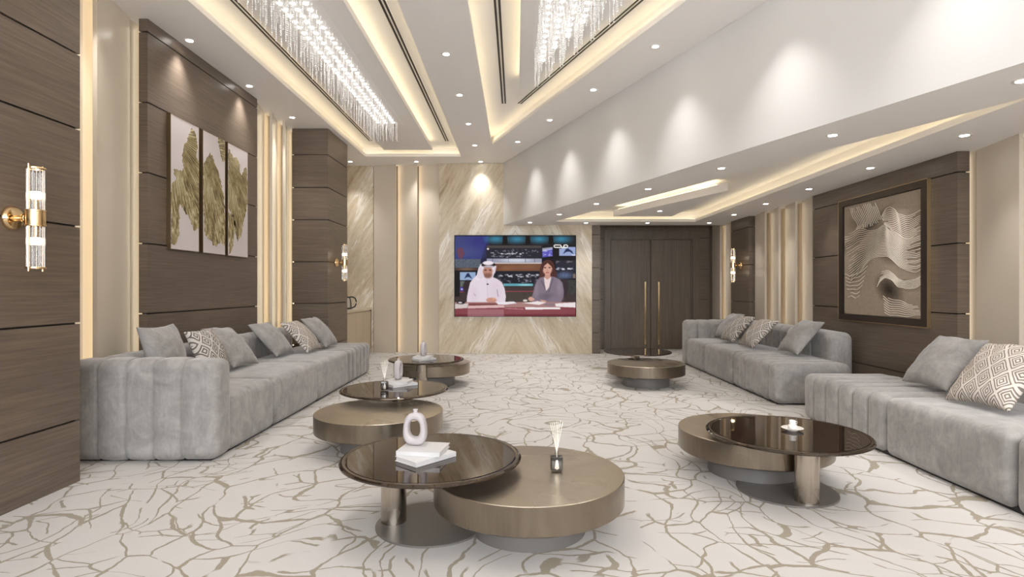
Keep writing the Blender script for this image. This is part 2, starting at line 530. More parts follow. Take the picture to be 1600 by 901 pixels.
def plane_with_holes(bm, outer, holes, z):
    edges = []
    for loop in [outer]+holes:
        vs = [bm.verts.new((x, y, z)) for x, y in loop]
        edges += [bm.edges.new((vs[i], vs[(i+1) % len(vs)])) for i in range(len(vs))]
    bmesh.ops.triangle_fill(bm, use_beauty=True, edges=edges)

def recess(bm, poly, z, lip=0.05, ledge=0.06, up=0.168):
    n = len(poly); big = offset_poly(poly, ledge)
    L = [[bm.verts.new((x, y, zz)) for x, y in pl] for pl, zz in
         ((poly, z), (poly, z+lip), (big, z+lip), (big, z+up))]
    for A, B in zip(L, L[1:]):
        for i in range(n):
            bm.faces.new([A[i], A[(i+1) % n], B[(i+1) % n], B[i]])
    bm.faces.new(L[-1])

cof1 = [(-2.62, 0.6), (-0.945, 0.6), (-0.945, 10.07), (-2.62, 10.07)]
dg = lambda y: -0.34+0.374*(9.2-y)
cof2 = [(-0.385, 0.6), (dg(0.6), 0.6), (-0.345, 9.2), (-0.385, 9.2)]
cof2 = [(-0.385, 0.6), (dg(0.6), 0.6), (-0.378, 9.27)]
lg = lambda y: 0.674+0.373*(10.1-y)
ylow = 10.1-(3.15-0.674)/0.373
cof3 = [(3.15, ylow), (3.15, 10.07), (lg(10.07), 10.07)]
bm = bmesh.new()
plane_with_holes(bm, [(XL, YR), (XR, YR), (XR, ybx), (bulk(YB), YB), (XL, YB)], [cof1, cof2], ZH)
recess(bm, cof1, ZH); recess(bm, cof2, ZH)
plane_with_holes(bm, [(XR, ybx), (XR, 10.64), (bulk(10.64), 10.64)], [cof3], ZL)
recess(bm, cof3, ZL)
vs = [bm.verts.new(p) for p in ((1.44, 10.64, 2.62), (XR, 10.64, 2.62), (XR, 11.5, 2.62), (1.44, 11.5, 2.62))]
bm.faces.new(vs)
vs = [bm.verts.new(p) for p in ((XL-.2, YR-.2, 3.9), (XR+.2, YR-.2, 3.9), (XR+.2, 11.7, 3.9), (XL-.2, 11.7, 3.9))]
bm.faces.new(vs)
ceiling = struct('ceiling', bm, M['paint'])

# diagonal bulkhead between the two ceilings
bm = bmesh.new()
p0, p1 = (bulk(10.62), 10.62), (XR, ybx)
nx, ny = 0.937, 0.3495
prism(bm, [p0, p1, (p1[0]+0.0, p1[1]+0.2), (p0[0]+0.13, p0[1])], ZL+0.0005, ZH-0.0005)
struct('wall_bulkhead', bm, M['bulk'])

# dropped panels inside the coffers with led strips on their hidden upper edges
def dropped(poly, z, th):
    bm = bmesh.new(); prism(bm, poly, z, z+th)
    o = obj('dropped_panel', bm, M['paint'], ceiling)
    # suspension block
    inner = offset_poly(poly, -0.16)
    bm = bmesh.new(); prism(bm, inner, z+th, z+0.168)
    obj('panel_hanger', bm, M['paint'], o)
    a = offset_poly(poly, -0.045)
    n = len(poly)
    for i in range(n):
        p, q = Vector(a[i]), Vector(a[(i+1) % n])
        d = (q-p).normalized(); nn = Vector((d.y, -d.x))
        bm = bmesh.new()
        prism(bm, [tuple(p), tuple(q), tuple(q-nn*0.012), tuple(p-nn*0.012)], z+th+0.001, z+th+0.014)
        obj('led_strip', bm, M['led'], o)
    return o
pan1 = [(-2.184, 0.95), (-1.378, 0.95), (-1.378, 9.59), (-2.184, 9.59)]
pg = lambda y: -0.81+0.374*(9.2-y)
yt = 9.2-(0.045+0.81)/0.374
pan2 = [(0.045, 0.95), (pg(0.95), 0.95), (0.045, yt)]
pan3 = [(2.54, 6.88), (2.54, 9.33), (1.593, 9.33)]
def ledge_led(poly, z, skip):
    a = offset_poly(poly, 0.010); n = len(poly)
    for i in range(n):
        if i in skip: continue
        p, q = Vector(a[i]), Vector(a[(i+1) % n])
        d = (q-p).normalized(); nn = Vector((d.y, -d.x)); p = p+d*0.02; q = q-d*0.02
        bm = bmesh.new()
        prism(bm, [tuple(p), tuple(q), tuple(q+nn*0.016), tuple(p+nn*0.016)], z+0.0502, z+0.0522)
        obj('led_strip', bm, M['led_ledge'], ceiling)
ledge_led(cof1, ZH, (0,)); ledge_led(cof2, ZH, (0,)); ledge_led(cof3, ZL, ())
dropped(pan1, ZH, 0.06); dropped(pan2, ZH, 0.06); dropped(pan3, ZL, 0.10)

# ------------------------------------------------------------------ wall cladding
J1 = [0.385, 0.985, 1.585, 2.19, 2.655, 3.127]
J2 = [0.385, 0.985, 1.585, 2.19, 2.79, 3.392]
def cladding(parent, x0, x1, y0, y1, joints, top, inset=0.012):
    """a bay of horizontal boards with shadow gaps in front of a dark backing"""
    bm = bmesh.new()
    box(bm, x0+inset*1.5, x1-inset*1.5, y0+inset*1.5, y1-inset*1.5, 0.0, top)
    back = obj('wood_cladding', bm, M['groove'], parent)
    zs = [0.0]+[j for j in joints if j < top-0.05]+[top]
    for a, b in zip(zs, zs[1:]):
        bm = bmesh.new(); box(bm, x0, x1, y0, y1, a+(0.006 if a > 0 else 0), b-(0.006 if b < top else 0.001))
        obj('board', bm, M['wood'], back)
def vstrip(parent, x0, x1, y0, y1, z0=0.02, z1=ZH-0.02):
    bm = bmesh.new(); box(bm, x0, x1, y0, y1, z0, z1)
    obj('light_strip', bm, M['led_back' if parent is wall_back else 'led_right' if parent is wall_right else 'led_wall'], parent)

cladding(wall_left, -3.22, -2.717, YR, 3.596, J1, ZH-0.001)
cladding(wall_left, -3.215, -3.14, 4.92, 7.01, J2, ZH-0.001)
cladding(wall_left, -3.215, -2.70, 8.30, 9.26, J1, ZH-0.001)
cladding(wall_right, 3.757, 3.86, 4.893, 7.27, J1, ZL-0.001)
cladding(wall_right, 3.765, 3.86, 9.27, 10.05, J1, ZL-0.001)
cladding(wall_back, 1.422, 1.565, 10.612, 11.42, J1, ZL-0.001)
cladding(wall_back, 1.566, 1.754, 11.36, 11.44, J1, 2.6)
cladding(wall_back, 3.632, 3.83, 11.36, 11.44, J1, 2.6)

def pleats(parent, side, xw, edges, top, near, far):
    """saw-tooth lacquered panes: near edge stands forward, led hidden behind it"""
    s = 1 if side == 'left' else -1
    for i in range(len(edges)-1):
        y0, y1 = edges[i]+0.004, edges[i+1]-0.004
        bm = bmesh.new()
        prism(bm, [(xw+s*near, y0), (xw+s*far, y1), (xw+s*(far-0.010), y1), (xw+s*(near-0.034), y0)], 0.0, top-0.001)
        obj('cream_panel', bm, M['panel'], parent)
        if i > 0:
            a, b = sorted((xw+s*(near-0.070), xw+s*(near-0.060)))
            vstrip(parent, a, b, y0+0.10, y0+0.115, 0.02, top-0.02)
pleats(wall_left, 'left', XL, [3.62, 3.95, 4.37, 4.905], ZH, 0.125, 0.02)
vstrip(wall_left, XL+0.05, XL+0.062, 5.07, 5.085)
pleats(wall_left, 'left', XL, [7.03, 7.52, 7.94, 8.29], ZH, 0.125, 0.02)
vstrip(wall_left, XL+0.045, XL+0.062, 8.44, 8.46)
pleats(wall_right, 'right', XR-0.03, [7.29, 7.735, 8.22, 8.68, 9.25], ZL, 0.13, 0.04)
pleats(wall_right, 'right', XR, [2.95, 3.40, 3.86, 4.334, 4.87], ZL, 0.125, 0.02)
vstrip(wall_right, XR-0.048, XR-0.03, 5.00, 5.02, 0.02, ZL-0.02)
pleats(wall_right, 'right', XR-0.02, [10.07, 10.22, 10.68, 11.35], ZL+0.2, 0.10, 0.02)

def back_pleats(xs):
    for i in range(len(xs)-1):
        x0, x1 = xs[i]+0.004, xs[i+1]-0.004
        bm = bmesh.new()
        prism(bm, [(x0, YB-0.02), (x0, YB-0.01), (x1, YB-0.126), (x1, YB-0.16)], 0, ZH-0.001)
        obj('cream_panel', bm, M['panel'], wall_back)
        if i < len(xs)-2:
            vstrip(wall_back, x1-0.115, x1-0.10, YB-0.086, YB-0.076)
back_pleats([-2.664, -2.21, -1.816, -1.41])
bm = bmesh.new(); box(bm, -1.404, 1.418, 10.62, YB, 0, ZH-0.001)
obj('marble_slab', bm, M['marble'], wall_back)
bm = bmesh.new(); box(bm, XL, -2.67, YB-0.03, YB, 0, ZH-0.001)
obj('marble_slab', bm, M['marble'], wall_back)

# double door
d = thing('door_1', 'x', 'x', (0, 11.44, 0)); del d['label']; del d['category']; d['kind'] = 'structure'
bm = bmesh.new()
box(bm, 1.756, 1.87, -0.10, -0.0, 0, 2.345); box(bm, 3.50, 3.63, -0.10, 0.0, 0, 2.345); box(bm, 1.87, 3.50, -0.10, 0.0, 2.19, 2.345)
box(bm, 1.566, 3.83, -0.07, 0.0, 2.35, 2.6)
box(bm, 1.87, 1.89, -0.06, 0.0, 0, 2.19); box(bm, 3.48, 3.50, -0.06, 0.0, 0, 2.19); box(bm, 1.89, 3.48, -0.06, 0.0, 2.165, 2.19)
obj('door_frame', bm, M['wood_v'], d)
for x0, x1, hx in ((1.895, 2.672, 2.56), (2.680, 3.475, 2.825)):
    bm = bmesh.new(); box(bm, x0, x1, -0.05, -0.005, 0.01, 2.16, 0.004)
    leaf = obj('door_leaf', bm, M['wood_v'], d)
    bm = bmesh.new(); box(bm, hx-0.017, hx+0.017, -0.115, -0.085, 0.10, 1.335, 0.005)
    for z in (0.25, 1.18): box(bm, hx-0.012, hx+0.012, -0.087, -0.048, z-0.015, z+0.015)
    obj('pull_handle', bm, M['gold'], leaf)

# ------------------------------------------------------------------ downlights
def make_downlight():
    t = thing('downlight', 'x', 'ceiling light')
    bm = bmesh.new(); lathe(bm, [(0.030, -0.001), (0.047, -0.004), (0.050, 0.0), (0.030, 0.0005)], 28)
    obj('trim_ring', bm, M['white'], t, True)
    bm = bmesh.new(); lathe(bm, [(0.0, -0.0025), (0.031, -0.0025), (0.031, -0.0005), (0.0, -0.0005)], 24)
    obj('lens', bm, M['lens'], t, True)
    return t
ORD = ['nearest', 'second', 'third', 'fourth', 'fifth', 'sixth', 'seventh', 'eighth', 'ninth']
rows = [
 ('in the row along the left wood wall', ZH, [(-3.03, 5.36), (-3.03, 6.565), (-3.01, 7.77)], 'the camera'),
 ('in the row between the two ceiling coffers', ZH, [(-0.68, 5.67), (-0.664, 6.87), (-0.655, 8.07), (-0.65, 9.28)], 'the camera'),
 ('in the high row beside the diagonal bulkhead', ZH, [(1.336, 5.49), (0.907, 6.69), (0.473, 7.89), (0.04, 9.06)], 'the camera'),
 ('in the high row before the back wall', ZH, [(-3.0, 10.48), (-1.8, 10.48), (-0.63, 10.48)], 'the left'),
 ('in the low row under the diagonal bulkhead', ZL, [(2.855, 3.244), (2.424, 4.398), (2.006, 5.606), (1.562, 6.769), (1.122, 7.95), (0.696, 9.085), (0.26, 10.2)], 'the camera'),
 ('in the low row along the right wall', ZL, [(3.432, 4.40), (3.447, 5.59), (3.453, 6.77), (3.46, 7.95), (3.465, 9.12)], 'the camera'),
 ('in the low row before the door', ZL, [(1.264, 10.27), (2.36, 10.27), (3.457, 10.27)], 'the left'),
]
proto = None
ldata = {}
def spot(parent, z, power, size=88):
    key = (power, size)
    if key not in ldata:
        l = bpy.data.lights.new('lamp', 'SPOT'); l.energy = power; l.spot_size = math.radians(size); l.spot_blend = 1.0
        l.shadow_soft_size = 0.03; l.color = (1.0, 0.985, 0.97); ldata[key] = l
    o = bpy.data.objects.new('lamp', ldata[key]); link(o, parent); o.location = (0, 0, -0.012)
def downlight(x, y, z, label, power, group=None):
    global proto
    if proto is None:
        proto = make_downlight(); r = proto; r.location = (x, y, z); r['label'] = label
    else:
        r = proto.copy(); C.objects.link(r); r.location = (x, y, z); r['label'] = label
        for ch in list(proto.children):
            if ch.type == 'MESH':
                c = ch.copy(); C.objects.link(c); c.parent = r
    r['group'] = group or 'recessed ceiling downlights'
    return r
pend = []
for where, z, pts, ref in rows:
    for i, (x, y) in enumerate(pts):
        if where.startswith('in the high row before'):
            lab = 'recessed downlight %s, %s' % (where, ('above the corner niche', 'above the cream panels', 'above the marble beside the television')[i])
        else:
            lab = 'small round recessed downlight %s, %s %s' % (where, ORD[i], 'from '+ref if i else 'to '+ref)
        pend.append((downlight(x, y, z, lab, 0), z))
pend.append((downlight(2.18, 8.69, ZL, 'small round recessed downlight in the dropped triangular panel of the low ceiling', 0), ZL))
# continuation of the rows behind the camera's view
for x, y, z in ((-3.03, 4.15, ZH), (-3.03, 2.95, ZH), (-3.03, 1.75, ZH), (-0.68, 4.45, ZH), (-0.68, 3.25, ZH), (-0.68, 2.05, ZH),
                (1.78, 4.29, ZH), (2.2, 3.1, ZH), (2.65, 1.9, ZH), (3.432, 3.2, ZL), (3.432, 2.0, ZL), (3.2, 2.1, ZL)):
    pend.append((downlight(x, y, z, 'round recessed downlight of a ceiling row nearer than the picture edge', 0, 'downlights beyond the picture edge'), z))
for r, z in pend:
    spot(r, z, 48.0 if z == ZH else 26.0, 84)

# linear air vents in the coffers
def vent(p, q, z, label, seps=0):
    t = thing('air_vent', label, 'air vent', (p[0], p[1], z), math.atan2(q[1]-p[1], q[0]-p[0]), 'linear slot vents in the coffers')
    L = math.hypot(q[0]-p[0], q[1]-p[1])
    for s in (-0.019, 0.019):
        bm = bmesh.new(); box(bm, 0, L, s-0.010, s+0.010, -0.004, -0.0005)
        obj('slot', bm, M['slot'], t)
    bm = bmesh.new()
    box(bm, 0, L, -0.004, 0.004, -0.008, -0.0005); box(bm, 0, L, -0.034, -0.030, -0.006, -0.0005); box(bm, 0, L, 0.030, 0.034, -0.006, -0.0005)
    obj('vent_frame', bm, M['white'], t)
ZR = ZH+0.168
vent((-2.415, 1.0), (-2.415, 9.66), ZR, 'long twin-slot air vent in left coffer, beside the wood-wall edge')
vent((-1.144, 1.0), (-1.144, 9.66), ZR, 'long twin-slot air vent in left coffer, on the side nearer the middle')
vent((-0.165, 1.0), (-0.15, 7.7), ZR, 'twin-slot air vent in the pointed coffer, along its straight left side')
ds = lambda y: 0.054+0.3666*(7.707-y)
vent((ds(1.2), 1.2), (ds(7.7), 7.7), ZR, 'twin-slot air vent in the pointed coffer, along its slanting right side')

# ------------------------------------------------------------------ crystal chandeliers
bm = bmesh.new()
rnd = random.Random(3)
zz = -0.014
tube(bm, [(0, 0, 0), (0, 0, -0.27)], 0.001, 4)
while zz > -0.272:
    r = 0.0066
    vs = [bm.verts.new((a*r, b*r, zz+c*r*1.25)) for a, b, c in ((1, 0, 0), (-1, 0, 0), (0, 1, 0), (0, -1, 0), (0, 0, 1), (0, 0, -1))]
    for a in (0, 1):
        for b in (2, 3):
            for c in (4, 5): bm.faces.new([vs[a], vs[b], vs[c]])
    zz -= 0.0175
tassel = bpy.data.meshes.new('crystal_string'); bmesh.ops.recalc_face_normals(bm, faces=bm.faces); bm.to_mesh(tassel); bm.free(); tassel.materials.append(M['crystal'])
bm = bmesh.new(); lathe(bm, [(0, -0.008), (0.016, -0.008), (0.021, -0.003), (0.021, 0.0), (0, 0.0)], 14)
pin = bpy.data.meshes.new('bulb'); bm.to_mesh(pin); bm.free(); pin.materials.append(M['pin'])
def chandelier(label, loc, plate, bulbs, strings):
    t = thing('crystal_chandelier', label, 'chandelier', loc, 0, 'crystal chandeliers')
    bm = bmesh.new(); prism(bm, [(x-loc[0], y-loc[1]) for x, y in plate], -0.006, -0.0005)
    obj('canopy_plate', bm, M['paint'], t)
    for x, y in bulbs[:100]:
        o = link(bpy.data.objects.new('bulb', pin), t); o.location = (x-loc[0], y-loc[1], -0.006)
    strings = sorted(strings, key=lambda p: p[1])
    strings = [s for s in strings if s[1] > 4.05][:100]+[s for s in strings if s[1] <= 4.05], [s for s in strings if s[1] > 4.05][100:]
    for x, y in strings[0][:100]:
        o = link(bpy.data.objects.new('crystal_string', tassel), t)
        o.location = (x-loc[0]+rnd.uniform(-.012, .012), y-loc[1], -0.006); o.rotation_euler = (0, 0, rnd.random()*6)
    if strings[1]:
        bm = bmesh.new()
        for x, y in strings[1]:
            k = len(bm.verts); bm.from_mesh(tassel)
            bm.verts.ensure_lookup_table()
            bmesh.ops.translate(bm, verts=bm.verts[k:], vec=(x-loc[0]+rnd.uniform(-.012, .012), y-loc[1], -0.006))
        o = obj('crystal_curtain', bm, M['crystal'], t); o['kind'] = 'stuff'
bl = [(-1.90+0.105*c+0.0*r, 4.54+0.1075*r) for r in range(33) for c in range(3)]
st = [(-1.965+0.066*c, 4.10+0.1075*r) for r in range(37) for c in range(6)]
chandelier('long rectangular crystal chandelier of three bulb rows in the left coffer', (-1.8, 6.1, ZH),
           [(-2.03, 4.0), (-1.58, 4.0), (-1.58, 8.08), (-2.03, 8.08)], bl, st)
bl = []; st = []
for c, (ye) in enumerate((5.81, 5.50, 5.24, 4.97)):
    y = ye
    while y > 4.5: bl.append((0.27+0.104*c, y)); y -= 0.111
for c, ye in enumerate((5.86, 5.58, 5.30, 5.02, 4.74, 4.45)):
    y = ye
    while y > 4.0: st += [(0.20+0.104*c, y), (0.235+0.104*c, y-0.04)]; y -= 0.085
chandelier('triangular crystal chandelier hanging in the pointed right-hand coffer', (0.4, 4.9, ZH),
           [(0.15, 3.9), (0.95, 3.9), (0.15, 6.05)], bl, st)

# ------------------------------------------------------------------ sconces
def make_sconce():
    t = thing('wall_sconce', 'x', 'wall lamp')
    bm = bmesh.new(); lathe(bm, [(0, 0.0), (0.062, 0.0), (0.066, 0.006), (0.066, 0.016), (0.055, 0.030), (0.03, 0.034), (0, 0.034)], 36, axis='X')
    obj('back_plate', bm, M['gold'], t, True, 40)
    bm = bmesh.new(); lathe(bm, [(0.016, 0.03), (0.016, 0.098)], 16, axis='X'); lathe(bm, [(0.022, 0.070), (0.026, 0.075), (0.026, 0.086), (0.022, 0.09)], 16, axis='X')
    obj('arm', bm, M['gold'], t, True, 40)
    cx = 0.136
    bm = bmesh.new(); lathe(bm, [(0.040, -0.045), (0.047, -0.043), (0.047, -0.036), (0.044, -0.034), (0.044, 0.034), (0.047, 0.036), (0.047, 0.043), (0.040, 0.045), (0.0, 0.045)], 36, (cx, 0))
    lathe(bm, [(0, -0.045), (0.04, -0.045)], 36, (cx, 0))
    obj('centre_band', bm, M['gold'], t, True, 40)
    for s in (1, -1):
        bm = bmesh.new()
        for k in range(16):
            a = 2*PI*k/16
            za, zb = sorted((s*0.046, s*0.268))
            lathe(bm, [(0.0048, za), (0.0048, zb)], 6, (cx+0.038*math.cos(a), 0.038*math.sin(a)))
        obj('glass_rods', bm, M['rod'], t, True)
        bm = bmesh.new()
        z0 = s*0.262
        lathe(bm, [(0.034, z0), (0.046, z0), (0.047, z0+s*0.004), (0.046, z0+s*0.010), (0.034, z0+s*0.010), (0.034, z0)], 36, (cx, 0))
        lathe(bm, [(0.0035, s*0.046), (0.0035, s*0.285)], 8, (cx, -0.046)); lathe(bm, [(0.0035, s*0.046), (0.0035, s*0.285)], 8, (cx, 0.046))
        obj('end_cap', bm, M['gold'], t, True, 40)
        bm = bmesh.new(); za, zb = sorted((s*0.105, s*0.142))
        lathe(bm, [(0, za), (0.022, za), (0.024, za+0.004), (0.024, zb-0.004), (0.022, zb), (0, zb)], 20, (cx, 0))
        obj('bulb', bm, M['bulb'], t, True)
        bm = bmesh.new(); za, zb = sorted((s*0.045, s*0.10)); lathe(bm, [(0.012, za), (0.012, zb)], 12, (cx, 0))
        obj('lamp_holder', bm, M['gold'], t, True)
    return t
sc = make_sconce()
sc.location = (-2.7165, 3.10, 1.578); sc['label'] = 'gold and glass-rod wall sconce on the wood wall at the left edge'; sc['group'] = 'gold wall sconces'
dup(sc, (-2.6995, 8.66, 1.588), 0, 'gold and glass-rod wall sconce on the side of the wood column', 'gold wall sconces')
dup(sc, (3.7645, 9.60, 1.585), PI, 'gold and glass-rod wall sconce on narrow wood panel beyond the right sofa', 'gold wall sconces')

# ------------------------------------------------------------------ sofas
def sofa_part(name, parent, args, kw, seed):
    bm = bmesh.new(); soft_box(bm, *args, seed=seed, **kw)
    return obj(name, bm, M['velvet'], parent, True)
def base(parent, *b):
    bm = bmesh.new(); box(bm, *b); obj('plinth', bm, M['black'], parent)
# left sofa, origin at (-2.6, 6.1, 0)
ox, oy = -2.6, 6.1
S = thing('sofa', 'long pale grey velvet sofa along the left wall, channelled arm facing the camera', 'sofa', (ox, oy, 0), 0, 'grey channel-tufted sofas')
X = lambda a: a-ox
Y = lambda a: a-oy
base(S, X(-3.05), X(-2.12), Y(4.02), Y(8.2), 0, 0.03)
ag = [X(-2.878), X(-2.685), X(-2.497), X(-2.297)]
sofa_part('arm', S, (X(-3.10), X(-2.055), Y(3.955), Y(4.205), 0.010, 0.705, 0.075), dict(gx=ag, gd=0.020, gw=0.009), 1)
bg = [Y(4.2+0.2*k) for k in range(1, 17)]
sofa_part('backrest', S, (X(-3.10), X(-2.88), Y(4.20), Y(7.5), 0.010, 0.70, 0.09), dict(gy=bg, gd=0.014, gw=0.009), 2)
for a, b in ((4.212, 4.981), (4.999, 6.091), (6.109, 7.191)):
    sofa_part('seat_cushion', S, (X(-2.89), X(-2.08), Y(a), Y(b), 0.010, 0.425, 0.055), dict(puff=0.014), a)
cg = [Y(7.375+0.175*k) for k in range(0, 5)]
sofa_part('channel_seat', S, (X(-2.95), X(-2.08), Y(7.202), Y(8.26), 0.010, 0.425, 0.06), dict(gy=cg, gd=0.028, gw=0.012), 5)

def right_sofa(label, fx, yfar, ynear_end, chan_at_near, name='sofa'):
    pass
# far right sofa
ox, oy = 3.2, 7.6
S = thing('sofa', 'pale grey velvet sofa along the right wall near the door, channelled end nearest', 'sofa', (ox, oy, 0), 0, 'grey channel-tufted sofas')
base(S, X(2.71), X(3.64), Y(5.97), Y(9.2), 0, 0.03)
sofa_part('arm', S, (X(2.665), X(3.70), Y(9.005), Y(9.255), 0.010, 0.705, 0.075), dict(gx=[X(2.86+0.19*k) for k in range(4)], gd=0.020, gw=0.009), 11)
sofa_part('backrest', S, (X(3.43), X(3.705), Y(6.28), Y(9.0), 0.010, 0.72, 0.085), dict(gy=[Y(6.28+0.2*k) for k in range(2, 14)], gd=0.014, gw=0.009), 12)
for a, b in ((8.179, 8.995), (7.119, 8.161)):
    sofa_part('seat_cushion', S, (X(2.675), X(3.45), Y(a), Y(b), 0.010, 0.425, 0.055), dict(puff=0.014), a)
sofa_part('channel_seat', S, (X(2.675), X(3.46), Y(5.90), Y(7.108), 0.010, 0.425, 0.075), dict(gy=[Y(6.11+0.2*k) for k in range(5)], gd=0.028, gw=0.012), 15)
# near right sofa
ox, oy = 3.2, 3.6
S = thing('sofa', 'pale grey velvet sofa cut by the right picture edge, channelled end far', 'sofa', (ox, oy, 0), 0, 'grey channel-tufted sofas')
base(S, X(2.69), X(3.64), Y(1.95), Y(5.25), 0, 0.03)
sofa_part('backrest', S, (X(3.43), X(3.72), Y(1.9), Y(4.86), 0.010, 0.70, 0.085), dict(gy=[Y(4.86-0.2*k) for k in range(2, 14)], gd=0.014, gw=0.009), 22)
for a, b in ((3.081, 4.141), (1.9, 3.063)):
    sofa_part('seat_cushion', S, (X(2.65), X(3.45), Y(a), Y(b), 0.010, 0.425, 0.055), dict(puff=0.014), a)
sofa_part('channel_seat', S, (X(2.65), X(3.40), Y(4.152), Y(5.32), 0.010, 0.425, 0.07), dict(gy=[Y(4.345+0.196*k) for k in range(5)], gd=0.028, gw=0.012), 25)

# ------------------------------------------------------------------ cushions
def pillow_mesh(w, h, t, seed, mat):
    bm = bmesh.new(); n = 26
    def P(u, v, s):
        x = u*w/2*(1-0.075*(1-v*v)); y = v*h/2*(1-0.075*(1-u*u))
        e = max(0.0, (1-u**2)*(1-v**2))
        z = (t/2 if s > 0 else -t*0.24)*e**0.42
        sd = Vector((u*1.6+seed, v*1.6-seed, s*2.0))
        wr = (0.016*noise.noise(sd*1.3)*e**0.3+0.007*noise.noise(sd*4)*e**0.25)*(1 if s > 0 else 0.3)
        y += 0.010*noise.noise(Vector((u*1.2, seed*3, s)))
        return (x, y, z+wr)
    grid = {}
    for s in (1, -1):
        for i in range(n+1):
            for j in range(n+1):
                u = math.sin((i/n-0.5)*PI*0.92)/math.sin(PI*0.46); v = math.sin((j/n-0.5)*PI*0.92)/math.sin(PI*0.46)
                edge = i in (0, n) or j in (0, n)
                k = (i, j, 0 if edge else s)
                if k not in grid: grid[k] = bm.verts.new(P(u, v, s))
    for s in (1, -1):
        for i in range(n):
            for j in range(n):
                q = [grid.get((a, b, 0)) or grid[(a, b, s)] for a, b in ((i, j), (i+1, j), (i+1, j+1), (i, j+1))]
                bm.faces.new(q if s > 0 else q[::-1])
    me = bpy.data.meshes.new('throw_cushion'); bmesh.ops.recalc_face_normals(bm, faces=bm.faces); bm.to_mesh(me); bm.free()
    me.polygons.foreach_set('use_smooth', [True]*len(me.polygons))
    me.materials.append(M[mat])
    return me
def cushion(label, side, y, xb, xt, mat='velvet2', size=0.47, zb=0.458, seed=0.0, roll=0.0, yaw=0.0, t=0.20):
    s = 1 if side == 'left' else -1
    rise = math.sqrt(max(0.05, size**2-(xt-xb)**2))
    up = Vector((xt-xb, 0, rise)).normalized()
    ax = Vector((0, -s, 0)) if False else Vector((0, 1, 0))
    nrm = ax.cross(up)
    if nrm.x*s < 0: ax = -ax; nrm = ax.cross(up)
    R = Matrix((ax, up, nrm)).transposed()
    R = Matrix.Rotation(yaw, 3, 'Z') @ R @ Matrix.Rotation(roll, 3, 'Z')
    c = Vector((xb, y, zb))+up*size*0.5
    o = bpy.data.objects.new('throw_cushion', pillow_mesh(size, size, t, seed, mat))
    C.objects.link(o)
    o.matrix_world = Matrix.Translation(c) @ R.to_4x4()
    tag(o, label, 'cushion', 'throw cushions on the sofas')
cushion('grey velvet cushion behind the channelled arm of left sofa, nearest the camera', 'left', 4.58, -2.72, -2.86, seed=1.1)
cushion('diamond-patterned cushion behind the arm of left sofa, second from the camera', 'left', 5.04, -2.60, -2.78, 'pat_b', 0.42, seed=2.3)
cushion('wide grey velvet cushion leaning alone on the middle of left sofa', 'left', 5.55, -2.58, -2.90, seed=4.4, size=0.48, roll=-0.05)
cushion('grey velvet cushion on left sofa, against the near side of the patterned one', 'left', 6.48, -2.58, -2.90, seed=5.2)
cushion('diamond-patterned cushion on left sofa between two grey ones, farther from camera', 'left', 6.90, -2.40, -2.72, 'pat_a', seed=6.7)
cushion('grey velvet cushion at the far end of left sofa beside the column', 'left', 7.48, -2.38, -2.70, seed=7.9, size=0.48)
cushion('grey velvet cushion in the far corner of right sofa by its arm', 'right', 8.70, 3.09, 3.38, seed=8.3, size=0.46)
cushion('patterned cushion on far right sofa, the one nearer the door', 'right', 8.16, 2.99, 3.31, 'pat_b', seed=9.1)
cushion('patterned cushion on far right sofa, the one nearer the camera', 'right', 7.44, 2.97, 3.30, 'pat_a', seed=10.4)
cushion('grey velvet cushion on channelled near end of the far right sofa', 'right', 6.67, 3.15, 3.46, seed=11.2, size=0.48)
cushion('grey velvet cushion on near right sofa, left of the patterned one', 'right', 4.38, 3.10, 3.41, seed=12.6, size=0.48)
cushion('large diamond-patterned cushion on near right sofa at the picture edge', 'right', 3.68, 2.93, 3.24, 'pat_c', 0.49, seed=13.5, roll=0.05)
cushion('grey cushion mostly hidden behind patterned one at right picture edge', 'right', 3.26, 3.16, 3.42, seed=14.1, size=0.40)

